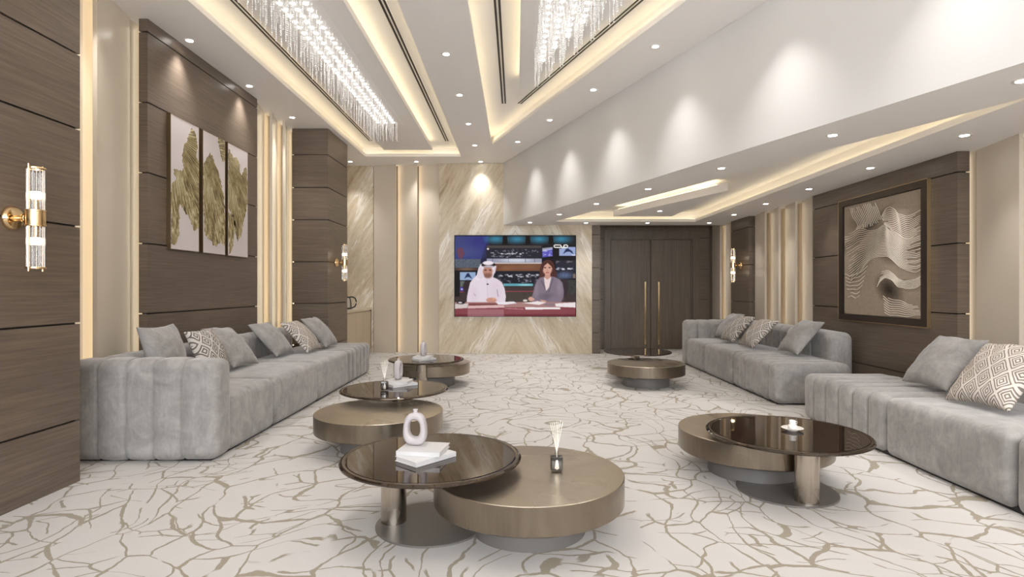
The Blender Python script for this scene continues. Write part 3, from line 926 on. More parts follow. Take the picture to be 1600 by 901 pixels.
# ------------------------------------------------------------------ coffee tables
def coffee_table(label, drum, glass):
    """two-tier table: bronze drum on a plinth, mirror-glass disc on an off-centre column"""
    x0, y0 = drum
    t = thing('coffee_table', label, 'coffee table', (x0, y0, 0), 0, 'two-tier round coffee tables')
    gx, gy = glass[0]-x0, glass[1]-y0
    L = math.hypot(gx, gy); ux, uy = gx/L, gy/L
    bm = bmesh.new(); lathe(bm, [(0, 0), (0.285, 0), (0.285, 0.15), (0, 0.15)], 64); obj('plinth', bm, M['plinth'], t, True, 30)
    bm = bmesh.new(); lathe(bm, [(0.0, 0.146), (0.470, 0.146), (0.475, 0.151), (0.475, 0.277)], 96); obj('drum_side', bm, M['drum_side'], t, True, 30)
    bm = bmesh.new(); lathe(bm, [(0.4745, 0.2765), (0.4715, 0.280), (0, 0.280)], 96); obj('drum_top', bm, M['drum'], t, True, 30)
    R = 0.455
    bm = bmesh.new(); lathe(bm, [(0, 0.334), (R-0.032, 0.334), (R-0.032, 0.3515), (0, 0.3515)], 96, (gx, gy)); obj('glass_top', bm, M['glass'], t, True, 30)
    bm = bmesh.new(); lathe(bm, [(R-0.031, 0.334), (R-0.008, 0.333), (R, 0.338), (R, 0.345), (R-0.007, 0.351), (R-0.022, 0.3525), (R-0.031, 0.3495), (R-0.031, 0.334)], 96, (gx, gy)); obj('glass_rim', bm, M['glass_rim'], t, True, 30)
    px, py = gx+0.197*ux, gy+0.197*uy
    bm = bmesh.new(); lathe(bm, [(0.064, 0.012), (0.064, 0.3335), (0, 0.3335)], 40, (px, py)); obj('column', bm, M['steel'], t, True, 30)
    bm = bmesh.new(); lathe(bm, [(0, 0.002), (0.278, 0.002), (0.280, 0.004), (0.280, 0.010), (0.277, 0.012), (0, 0.012)], 72, (gx, gy)); obj('base_plate', bm, M['plate'], t, True, 30)
    return t
coffee_table('nearest two-tier round bronze coffee table with donut vase and reed diffuser', (0.068, 2.90), (-0.425, 2.935))
coffee_table('second two-tier round bronze coffee table from camera in the left group', (-1.025, 4.354), (-1.027, 4.912))
coffee_table('farthest two-tier round bronze coffee table of left group, by the cream panels', (-1.046, 7.24), (-1.077, 6.976))
coffee_table('two-tier round bronze coffee table at right with white cup and saucer', (1.565, 3.785), (1.608, 3.416))
coffee_table('bare two-tier round bronze coffee table in front of the double door', (1.625, 7.17), (1.657, 7.81))

# ------------------------------------------------------------------ small things on the tables
def book(label, cx, cy, z, w, d, h, rz):
    t = thing('book', label, 'book', (cx, cy, z), rz, 'white books on the coffee tables')
    bm = bmesh.new()
    box(bm, -w/2, w/2, -d/2, d/2, 0, 0.003, 0.0008); box(bm, -w/2, w/2, -d/2, d/2, h-0.003, h, 0.0008); box(bm, -w/2, w/2, -d/2, -d/2+0.003, 0.002, h-0.002)
    obj('cover', bm, M['cover'], t)
    bm = bmesh.new(); box(bm, -w/2+0.005, w/2-0.005, -d/2+0.003, d/2-0.005, 0.003, h-0.003)
    obj('pages', bm, M['pages'], t)
ZT = 0.3525
def sup(t, a, b, e):
    c, s = math.cos(t), math.sin(t)
    return a*math.copysign(abs(c)**(2/e), c), b*math.copysign(abs(s)**(2/e), s)
def make_vase():
    t = thing('vase', 'x', 'vase')
    bm = bmesh.new(); N, K = 56, 14; rings = []
    for i in range(N):
        th = 2*PI*i/N
        ox_, oz_ = sup(th, 0.0605, 0.083, 2.7); ox_ *= 1-0.10*(oz_/0.083)
        ix_, iz_ = sup(th, 0.030, 0.043, 2.3)
        P0 = Vector((ix_, 0, iz_+0.004)); P1 = Vector((ox_, 0, oz_))
        c = (P0+P1)/2; hw = (P1-P0)/2
        ring = []
        for k in range(K):
            f = 2*PI*k/K
            a, b_ = sup(f, 1.0, 0.027, 2.8)
            p = c+hw*a+Vector((0, b_, 0)); p.z = max(p.z, -0.0815)
            ring.append(bm.verts.new((p.x, p.y, p.z+0.0815)))
        rings.append(ring)
    for A, B in zip(rings, rings[1:]+rings[:1]):
        for k in range(K): bm.faces.new([A[k], A[(k+1) % K], B[(k+1) % K], B[k]])
    obj('body', bm, M['ceramic'], t, True)
    bm = bmesh.new(); lathe(bm, [(0.016, 0.160), (0.011, 0.168), (0.010, 0.174), (0.013, 0.180), (0.0125, 0.1815), (0.008, 0.1805), (0.007, 0.165)], 20)
    obj('neck', bm, M['ceramic'], t, True)
    return t
book('white book at bottom of the pile under the nearest donut vase', -0.445, 2.872, ZT, 0.255, 0.165, 0.024, math.radians(48))
book('white book lying on top of the pile under the nearest donut vase', -0.463, 2.915, ZT+0.0245, 0.222, 0.19, 0.023, math.radians(-9))
va = make_vase(); va.location = (-0.512, 2.95, ZT+0.0485); va.rotation_euler = (0, 0, math.radians(-8))
va['label'] = 'matt white donut vase on books, hole facing the camera'; va['group'] = 'white donut vases'
book('white book at bottom of the pile on the second left table', -1.0, 5.04, ZT, 0.24, 0.165, 0.022, math.radians(40))
book('white book on top of the pile on the second left table', -1.02, 5.06, ZT+0.0225, 0.21, 0.17, 0.022, math.radians(-8))
dup(va, (-1.035, 5.10, ZT+0.0455), math.radians(84), 'pale donut vase seen edge-on, standing on books on the second left table', 'white donut vases')
book('white book at bottom of the pile on the farthest left table', -1.085, 6.85, ZT, 0.24, 0.165, 0.022, math.radians(42))
book('white book on top of the pile on the farthest left table', -1.095, 6.87, ZT+0.0225, 0.21, 0.17, 0.022, math.radians(-8))
dup(va, (-1.095, 6.87, ZT+0.0455), math.radians(80), 'small pale donut vase seen edge-on, standing on books on the farthest table', 'white donut vases')

def make_diffuser():
    t = thing('reed_diffuser', 'x', 'reed diffuser')
    bm = bmesh.new(); box(bm, -0.034, 0.034, -0.024, 0.024, 0.001, 0.083, 0.008)
    obj('bottle', bm, M['clear'], t, True, 50)
    bm = bmesh.new(); box(bm, -0.030, 0.030, -0.020, 0.020, 0.006, 0.076, 0.007)
    obj('liquid', bm, M['liquid'], t, True, 50)
    bm = bmesh.new(); lathe(bm, [(0.013, 0.081), (0.012, 0.094), (0.0155, 0.096), (0.0155, 0.105), (0.011, 0.106), (0.010, 0.083)], 24)
    obj('bottle_neck', bm, M['clear'], t, True, 50)
    rr = random.Random(5)
    for k in range(7):
        a = -0.18+0.36*k/6; b_ = rr.uniform(-0.12, 0.12)
        bm = bmesh.new()
        lo = 0.075/max(0.2, math.cos(a))
        p0 = Vector((-math.sin(a)*0.055, -0.0225, 0.012+abs(a)*0.04)); p1 = Vector((0, -0.004, 0.092))
        p2 = Vector((math.sin(a)*0.17, math.sin(b_)*0.12, 0.262-abs(a)*0.06-rr.random()*0.02))
        tube(bm, [p0, Vector((p0.x*0.5, -0.022, 0.050)), Vector((0.0, -0.012, 0.080)), p1, p2], 0.0016, 6)
        obj('reed', bm, M['reed'], t, True)
    return t
df = make_diffuser(); df.location = (0.209, 2.905, 0.2803); df['label'] = 'dark reed diffuser with white sticks on the nearest bronze drum'; df['group'] = 'reed diffusers'
dup(df, (-1.087, 4.79, ZT), 0.3, 'dark reed diffuser beside the books on the second left table', 'reed diffusers')

sa = thing('saucer', 'round white saucer under the small cup on right table', 'saucer', (1.66, 3.45, ZT-0.0005))
bm = bmesh.new(); lathe(bm, [(0, 0.002), (0.026, 0.0), (0.030, 0.0), (0.032, 0.004), (0.060, 0.013), (0.0625, 0.0155), (0.060, 0.017), (0.034, 0.008), (0, 0.007)], 48)
obj('dish', bm, M['porcelain'], sa, True, 60)
bm = bmesh.new(); lathe(bm, [(0.0225, 0.0075), (0.0245, 0.0075), (0.0245, 0.0095), (0.0225, 0.0095), (0.0225, 0.0075)], 32)
obj('cup_ring', bm, M['porcelain'], sa, True)
cu = thing('cup', 'small stepped white cup standing on the saucer on right table', 'cup', (1.66, 3.45, ZT+0.0092))
bm = bmesh.new(); lathe(bm, [(0, 0), (0.021, 0.0), (0.0245, 0.004), (0.0245, 0.020), (0.022, 0.0235), (0.0185, 0.025), (0.0185, 0.030), (0.0195, 0.047), (0.0185, 0.049), (0.017, 0.047), (0.016, 0.03), (0, 0.028)], 40)
obj('bowl', bm, M['porcelain'], cu, True, 50)
bm = bmesh.new(); tube(bm, [(0.0185, 0, 0.044), (0.027, 0, 0.043), (0.030, 0, 0.036), (0.027, 0, 0.029), (0.0183, 0, 0.028)], 0.0022, 8)
obj('handle', bm, M['porcelain'], cu, True)

# ------------------------------------------------------------------ corner cabinet and kettle
cb = thing('cabinet', 'beige low cabinet in the niche behind the wood column', 'cabinet', (-2.98, 10.03, 0))
bm = bmesh.new(); box(bm, -0.27, 0.255, -0.76, 0.795, 0.08, 0.80); obj('body', bm, M['cab'], cb)
bm = bmesh.new(); box(bm, -0.25, 0.235, -0.75, 0.78, 0.0, 0.08); obj('toe_kick', bm, M['black'], cb)
for a, b in ((-0.755, -0.245), (-0.240, 0.260), (0.265, 0.765)):
    bm = bmesh.new(); box(bm, 0.256, 0.274, a, b, 0.085, 0.785, 0.002); obj('cabinet_door', bm, M['cab'], cb)
bm = bmesh.new(); box(bm, 0.256, 0.276, 0.77, 0.79, 0.085, 0.80); obj('end_trim', bm, M['groove'], cb)
bm = bmesh.new(); box(bm, -3.26, -2.692, 9.265, YB-0.032, 0.8005, 0.845, 0.003)
tag(obj('worktop', bm, M['counter'], None), 'marble worktop lying on the beige corner cabinet', 'worktop')
kt = thing('kettle', 'pale kettle with black handle on the marble worktop behind the column', 'kettle', (-2.93, 10.02, 0.8455))
bm = bmesh.new(); lathe(bm, [(0, 0), (0.082, 0), (0.085, 0.006), (0.085, 0.022), (0.0, 0.022)], 36); obj('base', bm, M['black'], kt, True, 40)
bm = bmesh.new(); lathe(bm, [(0.078, 0.023), (0.082, 0.04), (0.078, 0.11), (0.064, 0.17), (0.055, 0.19)], 36); lathe(bm, [(0, 0.023), (0.078, 0.023)], 36); obj('body', bm, M['cutleather'], kt, True, 40)
bm = bmesh.new(); lathe(bm, [(0.057, 0.19), (0.058, 0.20), (0.04, 0.212), (0.012, 0.216), (0.012, 0.23), (0, 0.232)], 36); obj('lid', bm, M['black'], kt, True, 40)
bm = bmesh.new(); tube(bm, [(0.05, 0, 0.205), (0.10, 0, 0.208), (0.145, 0, 0.185), (0.165, 0, 0.135), (0.16, 0, 0.08), (0.135, 0, 0.035), (0.085, 0, 0.018)], 0.012, 10); obj('handle', bm, M['black'], kt, True)
bm = bmesh.new(); tube(bm, [(0.058, -0.02, 0.195), (0.072, -0.03, 0.16), (0.080, -0.035, 0.10), (0.084, -0.035, 0.03)], 0.007, 8); obj('water_gauge', bm, M['black'], kt, True)
bm = bmesh.new(); tube(bm, [(-0.055, 0, 0.15), (-0.10, 0, 0.19)], 0.018, 10); obj('spout', bm, M['cutleather'], kt, True)

# ------------------------------------------------------------------ painted surfaces from coloured grids
def color_grid(name, W, Hh, w, h, img, mat, parent):
    """a flat upright grid in local XZ whose vertices carry the picture (img rows from the top)"""
    xs = np.linspace(-w/2, w/2, W); zs = np.linspace(h/2, -h/2, Hh)
    co = np.zeros((Hh, W, 3), np.float32)
    co[..., 0] = xs[None, :]; co[..., 2] = zs[:, None]
    idx = np.arange(W*Hh).reshape(Hh, W)
    f = np.stack([idx[:-1, :-1], idx[1:, :-1], idx[1:, 1:], idx[:-1, 1:]], -1).reshape(-1, 4)
    me = bpy.data.meshes.new(name)
    me.from_pydata(co.reshape(-1, 3).tolist(), [], f.tolist())
    a = me.color_attributes.new('Col', 'FLOAT_COLOR', 'POINT')
    s = np.clip(img/255.0, 0, 1)
    l = np.where(s <= 0.04045, s/12.92, ((s+0.055)/1.055)**2.4)
    rgba = np.ones((W*Hh, 4), np.float32); rgba[:, :3] = l.reshape(-1, 3)
    a.data.foreach_set('color', rgba.ravel())
    me.materials.append(M[mat])
    return link(bpy.data.objects.new(name, me), parent)

class Paint:
    def __init__(s, x0, x1, y0, y1, W, Hh, bg):
        s.X, s.Y = np.meshgrid(np.linspace(x0, x1, W), np.linspace(y0, y1, Hh))
        s.img = np.zeros((Hh, W, 3)); s.img[:] = bg
        s.rs = np.random.RandomState(4)
    def put(s, m, col):
        m = np.clip(m, 0, 1)[..., None]
        s.img = s.img*(1-m)+np.array(col, float)*m
    def poly(s, pts, col, a=1.0):
        m = np.zeros(s.X.shape, bool); n = len(pts)
        for i in range(n):
            xa, ya = pts[i]; xb, yb = pts[(i+1) % n]
            if ya == yb: continue
            c = ((s.Y >= min(ya, yb)) & (s.Y < max(ya, yb)))
            m ^= c & (s.X < xa+(s.Y-ya)*(xb-xa)/(yb-ya))
        s.put(m*a, col)
    def rect(s, x0, y0, x1, y1, col, a=1.0): s.put(((s.X >= x0) & (s.X <= x1) & (s.Y >= y0) & (s.Y <= y1))*a, col)
    def ell(s, cx, cy, rx, ry, col, a=1.0, soft=0.15, rot=0.0):
        dx, dy = s.X-cx, s.Y-cy
        u = (dx*math.cos(rot)+dy*math.sin(rot))/rx; v = (-dx*math.sin(rot)+dy*math.cos(rot))/ry
        d = np.sqrt(u*u+v*v)
        s.put(np.clip((1+soft-d)/(2*soft), 0, 1)*a, col)
    def line(s, pts, w, col, a=1.0):
        d = np.full(s.X.shape, 1e9)
        for (xa, ya), (xb, yb) in zip(pts, pts[1:]):
            L2 = (xb-xa)**2+(yb-ya)**2+1e-9
            t = np.clip(((s.X-xa)*(xb-xa)+(s.Y-ya)*(yb-ya))/L2, 0, 1)
            d = np.minimum(d, np.hypot(s.X-xa-t*(xb-xa), s.Y-ya-t*(yb-ya)))
        s.put(np.clip(w/2-d+1.0, 0, 1)*a, col)
    def speck(s, x0, y0, x1, y1, n, r, col, a=0.9):
        for _ in range(n):
            s.ell(s.rs.uniform(x0, x1), s.rs.uniform(y0, y1), r*s.rs.uniform(.6, 2.0), r*s.rs.uniform(.5, 1.0), col, a*s.rs.uniform(.4, 1), 0.4)
    def grain(s, x0, y0, x1, y1, amt):
        m = ((s.X >= x0) & (s.X <= x1) & (s.Y >= y0) & (s.Y <= y1))[..., None]
        s.img = s.img+m*s.rs.normal(0, amt, s.X.shape)[..., None]

# television news studio
p = Paint(115, 1185, 103, 815, 440, 293, (26, 23, 28))
p.poly([(115, 103), (415, 103), (400, 170), (372, 225), (350, 312), (200, 318), (115, 335)], (52, 58, 116))
p.ell(330, 190, 90, 120, (50, 50, 120), 0.9, 0.9); p.ell(160, 140, 80, 60, (70, 76, 120), 0.6, 0.9); p.ell(220, 250, 130, 50, (74, 84, 128), 0.7, 0.8)
p.poly([(140, 215), (185, 210), (205, 262), (178, 312), (150, 300), (135, 250)], (108, 62, 76), 0.85)
p.rect(115, 312, 345, 390, (84, 92, 104)); p.grain(115, 312, 345, 390, 22)
p.rect(115, 386, 320, 412, (74, 54, 48)); p.ell(220, 400, 60, 10, (150, 120, 100), 0.6, 0.6)
p.rect(420, 103, 1185, 190, (34, 32, 36))
for cx in (478, 665, 862, 1055): p.ell(cx, 136, 72, 30, (58, 140, 172), 0.85, 0.75)
for cx in (560, 762, 965): p.poly([(cx-18, 103), (cx+18, 103), (cx+24, 185), (cx-24, 185)], (22, 18, 18))
p.rect(395, 192, 890, 308, (38, 36, 46)); p.rect(400, 192, 880, 214, (74, 66, 66))
p.speck(440, 225, 870, 250, 30, 4, (190, 190, 205)); p.speck(430, 255, 780, 270, 30, 6, (225, 225, 235)); p.speck(440, 275, 820, 295, 26, 5, (170, 172, 190))
p.ell(410, 222, 10, 8, (240, 225, 225))
p.rect(400, 306, 885, 340, (152, 152, 172)); p.ell(660, 322, 120, 14, (214, 218, 228), 0.8, 0.5)
for cx in (450, 590, 740, 820): p.rect(cx-2, 306, cx+2, 340, (90, 92, 110))
p.rect(460, 340, 885, 352, (192, 184, 182)); p.rect(470, 352, 885, 416, (112, 72, 52))
for cx, cy, rx in ((620, 385, 60), (760, 380, 70), (560, 395, 40)): p.ell(cx, cy, rx, 18, (140, 98, 70), 0.6, 0.7)
p.rect(465, 416, 870, 525, (28, 27, 36)); p.speck(490, 445, 860, 470, 34, 7, (222, 222, 232)); p.speck(490, 480, 850, 518, 26, 6, (150, 154, 172))
p.rect(545, 526, 805, 548, (92, 156, 170)); p.ell(740, 538, 60, 8, (160, 214, 220), 0.7, 0.5)
p.rect(115, 548, 1185, 692, (62, 50, 50)); p.rect(550, 590, 830, 604, (132, 62, 66)); p.rect(115, 596, 250, 606, (120, 60, 62)); p.rect(545, 600, 900, 690, (70, 60, 56)); p.grain(545, 560, 900, 690, 9)
p.rect(115, 415, 160, 640, (24, 20, 22)); p.rect(162, 425, 302, 497, (146, 168, 202)); p.poly([(200, 485), (222, 440), (240, 432), (262, 470), (275, 487), (245, 470), (225, 470)], (34, 48, 82))
p.rect(165, 505, 206, 552, (96, 104, 100)); p.rect(165, 558, 208, 592, (84, 74, 178)); p.ell(182, 576, 12, 6, (190, 190, 235))
p.poly([(890, 232), (978, 212), (978, 285), (890, 296)], (84, 82, 176)); p.speck(895, 230, 975, 285, 14, 6, (190, 186, 240)); p.poly([(890, 215), (978, 205), (978, 228), (890, 245)], (200, 205, 220), 0.7)
p.rect(1038, 205, 1185, 282, (150, 164, 204)); p.poly([(1070, 268), (1095, 225), (1112, 215), (1150, 240), (1165, 268), (1128, 245), (1100, 248)], (34, 50, 84)); p.rect(1150, 272, 1185, 280, (225, 222, 240))
p.rect(1005, 322, 1185, 480, (40, 40, 52)); p.speck(1010, 390, 1160, 402, 16, 7, (212, 214, 226)); p.speck(1010, 330, 1180, 345, 12, 7, (120, 112, 112)); p.ell(1085, 455, 60, 28, (96, 112, 150), 0.8, 0.6)
p.rect(1080, 495, 1185, 620, (58, 58, 56)); p.grain(1005, 322, 1185, 620, 16); p.rect(1160, 440, 1185, 480, (118, 104, 96))
p.ell(232, 560, 44, 62, (52, 40, 44)); p.ell(1085, 560, 34, 74, (54, 42, 48))
# seated man in white robe and headscarf
rb = (224, 210, 220)
p.poly([(325, 440), (282, 480), (252, 520), (238, 580), (226, 640), (222, 690), (560, 700), (568, 640), (556, 570), (532, 515), (492, 486), (452, 470), (400, 462)], rb)
p.ell(480, 590, 60, 90, (212, 196, 208), 0.6, 0.5); p.ell(285, 620, 40, 60, (210, 194, 208), 0.5, 0.5)
p.poly([(372, 340), (345, 356), (326, 392), (314, 440), (300, 482), (330, 500), (372, 486), (410, 480), (456, 470), (468, 430), (480, 395), (484, 376), (462, 352), (430, 336), (400, 332)], (230, 220, 228))
p.ell(408, 424, 44, 54, (182, 128, 112)); p.ell(410, 456, 36, 22, (126, 88, 76), 0.9, 0.4); p.ell(410, 440, 16, 5, (150, 92, 84), 0.9); p.ell(388, 408, 11, 5, (58, 40, 38)); p.ell(430, 408, 11, 5, (58, 40, 38)); p.ell(409, 424, 7, 12, (200, 150, 130), 0.7, 0.5)
p.ell(414, 362, 62, 24, (28, 22, 24), 1, 0.08); p.ell(412, 346, 48, 18, (234, 224, 230), 1, 0.1); p.ell(416, 376, 48, 10, (206, 192, 200), 0.9, 0.3)
p.poly([(326, 400), (352, 372), (362, 420), (378, 470), (340, 492), (312, 470)], (220, 206, 216)); p.poly([(470, 380), (484, 376), (474, 430), (452, 462), (448, 430)], (216, 202, 212))
p.line([(400, 490), (408, 600), (410, 680)], 3, (196, 180, 192)); p.ell(407, 532, 9, 6, (50, 40, 52)); p.line([(490, 580), (500, 640)], 6, (150, 130, 150), 0.8); p.line([(285, 615), (300, 635)], 5, (160, 142, 158), 0.8)
p.ell(440, 672, 46, 22, (196, 142, 122)); p.ell(462, 660, 16, 10, (214, 160, 140))
# seated woman in grey jacket
p.poly([(905, 328), (880, 352), (868, 400), (866, 450), (852, 500), (884, 512), (925, 480), (985, 480), (1012, 470), (1014, 440), (1000, 392), (990, 350), (965, 322), (935, 314)], (78, 44, 40))
p.poly([(862, 478), (838, 508), (818, 570), (798, 640), (806, 694), (1050, 700), (1076, 640), (1080, 590), (1066, 520), (1040, 490), (1000, 470), (960, 462), (900, 466)], (126, 112, 126))
p.ell(1040, 560, 22, 60, (150, 136, 148), 0.6, 0.7); p.ell(835, 580, 16, 70, (146, 132, 144), 0.6, 0.7); p.ell(930, 640, 60, 26, (98, 86, 100), 0.7, 0.7); p.line([(880, 500), (930, 600)], 7, (96, 84, 98)); p.line([(985, 480), (945, 600)], 7, (98, 86, 100))
p.poly([(903, 474), (968, 470), (948, 560), (922, 592), (912, 540)], (226, 206, 206))
p.poly([(918, 430), (958, 430), (962, 472), (935, 492), (908, 474)], (196, 148, 130)); p.ell(933, 392, 43, 58, (208, 160, 142))
p.poly([(900, 345), (935, 322), (975, 345), (985, 400), (965, 372), (935, 345), (905, 372), (892, 420), (884, 380)], (74, 40, 36))
p.ell(914, 386, 10, 5, (56, 36, 34)); p.ell(953, 386, 10, 5, (56, 36, 34)); p.ell(934, 430, 15, 5, (168, 84, 80)); p.ell(934, 408, 6, 9, (190, 138, 122), 0.8, 0.5)
p.ell(792, 662, 28, 20, (206, 160, 144)); p.ell(880, 686, 46, 14, (204, 156, 138)); p.line([(800, 640), (880, 690)], 10, (118, 104, 118)); p.ell(1010, 660, 60, 30, (128, 114, 128), 0.8, 0.4)
# desk with papers
p.rect(115, 690, 1185, 815, (122, 58, 64)); p.ell(700, 770, 520, 30, (146, 82, 88), 0.6, 0.8); p.rect(115, 796, 1185, 815, (92, 36, 46), 0.6); p.rect(115, 690, 1185, 735, (176, 140, 134), 0.8)
p.rect(230, 752, 550, 815, (172, 124, 132), 0.6)
for q, col in (([(115, 708), (238, 700), (226, 742), (115, 748)], (206, 192, 190)), ([(235, 722), (550, 716), (556, 738), (230, 746)], (214, 176, 176)),
               ([(240, 700), (500, 700), (560, 712), (235, 722)], (122, 70, 70)), ([(478, 690), (640, 684), (662, 700), (560, 712), (500, 712)], (232, 224, 228)), ([(716, 698), (850, 682), (925, 694), (862, 714)], (234, 222, 222)),
               ([(735, 734), (1045, 736), (1050, 752), (742, 756)], (236, 228, 228)), ([(1002, 702), (1185, 692), (1185, 738), (1008, 728)], (232, 222, 224)), ([(900, 700), (1000, 700), (990, 728), (905, 722)], (140, 118, 126))):
    p.poly(q, col)
p.ell(172, 694, 36, 14, (36, 30, 34)); p.ell(165, 694, 18, 7, (210, 204, 206)); p.ell(738, 676, 20, 10, (220, 206, 200)); p.line([(560, 745), (720, 752)], 5, (196, 140, 144))
# channel emblem: rounded outline strokes
wh = (244, 242, 238)
p.rect(984, 178, 1060, 218, (24, 20, 20)); p.rect(1060, 178, 1120, 206, (24, 20, 20))
def arc(cx, cy, r, a0, a1): return [(cx+r*math.cos(math.radians(a0+(a1-a0)*k/10)), cy+r*math.sin(math.radians(a0+(a1-a0)*k/10))) for k in range(11)]
p.line([(1050, 188)]+arc(1003, 198, 10.5, 270, 90)+[(1046, 209), (1058, 200), (1048, 188)], 8, wh)
p.line([(1056, 208), (1066, 212), (1076, 204), (1082, 188)], 8, wh)
p.line([(1078, 209), (1082, 188)]+arc(1102, 198, 10.5, -90, 90)+[(1078, 209)], 8, wh)
p.grain(115, 103, 1185, 815, 3)
k = p.img.copy()
k[1:-1, 1:-1] = (p.img[1:-1, 1:-1]*2+p.img[:-2, 1:-1]+p.img[2:, 1:-1]+p.img[1:-1, :-2]+p.img[1:-1, 2:])/6
k[:3] = (14, 12, 14); k[:, :2] = (20, 17, 18); k[:, -2:] = (20, 17, 18)
tv = thing('television', 'large wall television showing two news presenters on the marble wall', 'television', (0.0, 10.575, 1.431))
bm = bmesh.new(); box(bm, -1.118, 1.118, -0.010, 0.044, -0.748, 0.748, 0.003); obj('housing', bm, M['black'], tv)
s_ = color_grid('screen', 440, 293, 2.226, 1.484, k, 'screen', tv); s_.location = (0, -0.0125, 0)

# ------------------------------------------------------------------ framed relief picture on the right wall
u0, u1 = 120.0, 522.0
topl = lambda x: 212-(x-120)*0.234
botl = lambda x: 765+(x-120)*0.062
AW, AH = 1.25, 1.205
def uv(x, y):
    u = (x-u0)/(u1-u0); v = (y-topl(x))/(botl(x)-topl(x))
    # mild foreshortening: near (right) end is closer to the camera
    a, b = 511.0, 631.5
    du = (1/a-1/(a+(b-a)*u))/(1/a-1/b)
    return (du-0.5)*AW, (0.5-v)*AH
pic = thing('framed_picture', 'large dark-framed relief picture of flowing cream lines on right wood wall', 'picture', (3.757, 5.925, 1.52), -PI/2)
# local: +x runs toward the camera (picture right), -y faces the room
fw, fh = 1.43, 1.345
bm = bmesh.new()
for a in ((-fw/2, -fw/2+0.085, -fh/2, fh/2), (fw/2-0.085, fw/2, -fh/2, fh/2), (-fw/2+0.085, fw/2-0.085, fh/2-0.066, fh/2), (-fw/2+0.085, fw/2-0.085, -fh/2, -fh/2+0.066)):
    box(bm, a[0], a[1], -0.030, -0.001, a[2], a[3])
obj('frame', bm, M['frame_dark'], pic)
bm = bmesh.new(); e = 0.007
for a in ((-fw/2-e, -fw/2, -fh/2-e, fh/2+e), (fw/2, fw/2+e, -fh/2-e, fh/2+e), (-fw/2, fw/2, fh/2, fh/2+e), (-fw/2, fw/2, -fh/2-e, -fh/2)):
    box(bm, a[0], a[1], -0.033, -0.001, a[2], a[3])
obj('gold_edge', bm, M['brass_dark'], pic)
ap = Paint(-0.5, 0.5, -0.5, 0.5, 150, 145, (158, 144, 128))
def smud(x, y, rx, ry, col, a, rot=0.0):
    q = uv(x, y); ap.ell(q[0]/AW, -q[1]/AH, 1.25*rx/402, 1.25*ry/570, col, min(1, a*1.3), 0.8, rot)
dk = (92, 80, 68)
for s in ((415, 330, 20, 26, dk, .8, 0), (382, 455, 40, 26, dk, .7, 0), (350, 640, 38, 34, (60, 50, 42), .85, 0.5), (230, 460, 70, 30, dk, .6, -0.7), (190, 540, 40, 16, dk, .6, -0.7),
          (437, 608, 20, 10, (70, 58, 48), .8, 0), (250, 318, 70, 14, dk, .7, -0.5), (490, 430, 34, 16, dk, .55, -0.5), (210, 280, 40, 30, dk, .5, 0), (340, 380, 60, 20, dk, .45, 0.6), (440, 290, 60, 20, dk, .35, 0), (150, 400, 40, 14, dk, .4, -.5)): smud(*s)
ap.grain(-1, -1, 1, 1, 5)
cv = color_grid('canvas', 150, 145, AW, AH, ap.img, 'artbase', pic); cv.location = (0, -0.014, 0)
def resample(pts, n):
    P = np.array(pts, float); d = np.r_[0, np.cumsum(np.hypot(*np.diff(P, axis=0).T))]; t = np.linspace(0, d[-1], n)
    Q = np.c_[np.interp(t, d, P[:, 0]), np.interp(t, d, P[:, 1])]
    for _ in range(3): Q[1:-1] = (Q[:-2]+2*Q[1:-1]+Q[2:])/4
    return Q
bands = [
 (16, [(150, 215), (165, 260), (185, 290), (192, 312), (180, 335)], [(280, 187), (290, 210), (300, 240), (308, 268), (325, 285)]),
 (13, [(312, 268), (335, 225), (360, 210), (385, 225), (400, 252), (440, 262), (480, 246), (520, 231)], [(330, 305), (350, 318), (380, 340), (420, 366), (460, 374), (490, 360), (520, 345)]),
 (21, [(122, 352), (160, 345), (200, 322), (240, 330), (290, 335), (332, 300), (348, 328), (380, 347), (420, 372), (460, 380), (490, 366), (520, 352)], [(150, 602), (185, 562), (215, 530), (250, 490), (300, 466), (340, 464), (370, 490), (410, 520), (450, 545), (490, 548), (520, 530)]),
 (7, [(124, 560), (150, 575), (175, 560), (210, 545), (240, 520)], [(140, 680), (160, 670), (180, 684), (200, 672)]),
 (8, [(315, 545), (350, 545), (380, 560), (400, 580), (430, 600), (470, 590), (520, 568)], [(290, 622), (302, 600), (330, 580), (370, 590), (400, 625), (440, 637), (490, 627), (520, 612)]),
 (8, [(320, 662), (345, 680), (385, 692), (420, 702), (450, 712), (500, 720)], [(330, 755), (360, 770), (400, 776), (450, 774), (520, 770)]),
]
bm = bmesh.new()
rs = np.random.RandomState(2)
for n, A, B in bands:
    A = resample(A, 64); B = resample(B, 64)
    for i in range(n):
        t = i/(n-1)
        Q = A*(1-t)+B*t
        ph = rs.uniform(0, 6); Q[:, 1] += 3.6*np.sin(Q[:, 0]*0.062+Q[:, 1]*0.015)
        a, b = (0, 64) if rs.rand() < 0.55 else (rs.randint(0, 13), 64-rs.randint(0, 13))
        pts = []
        for x, y in Q[a:b]:
            q = uv(min(max(x, 122), 520), y); pts.append((q[0], -0.016, q[1]))
        tube(bm, pts, 0.0032, 5)
obj('relief_lines', bm, M['relief'], pic, True)

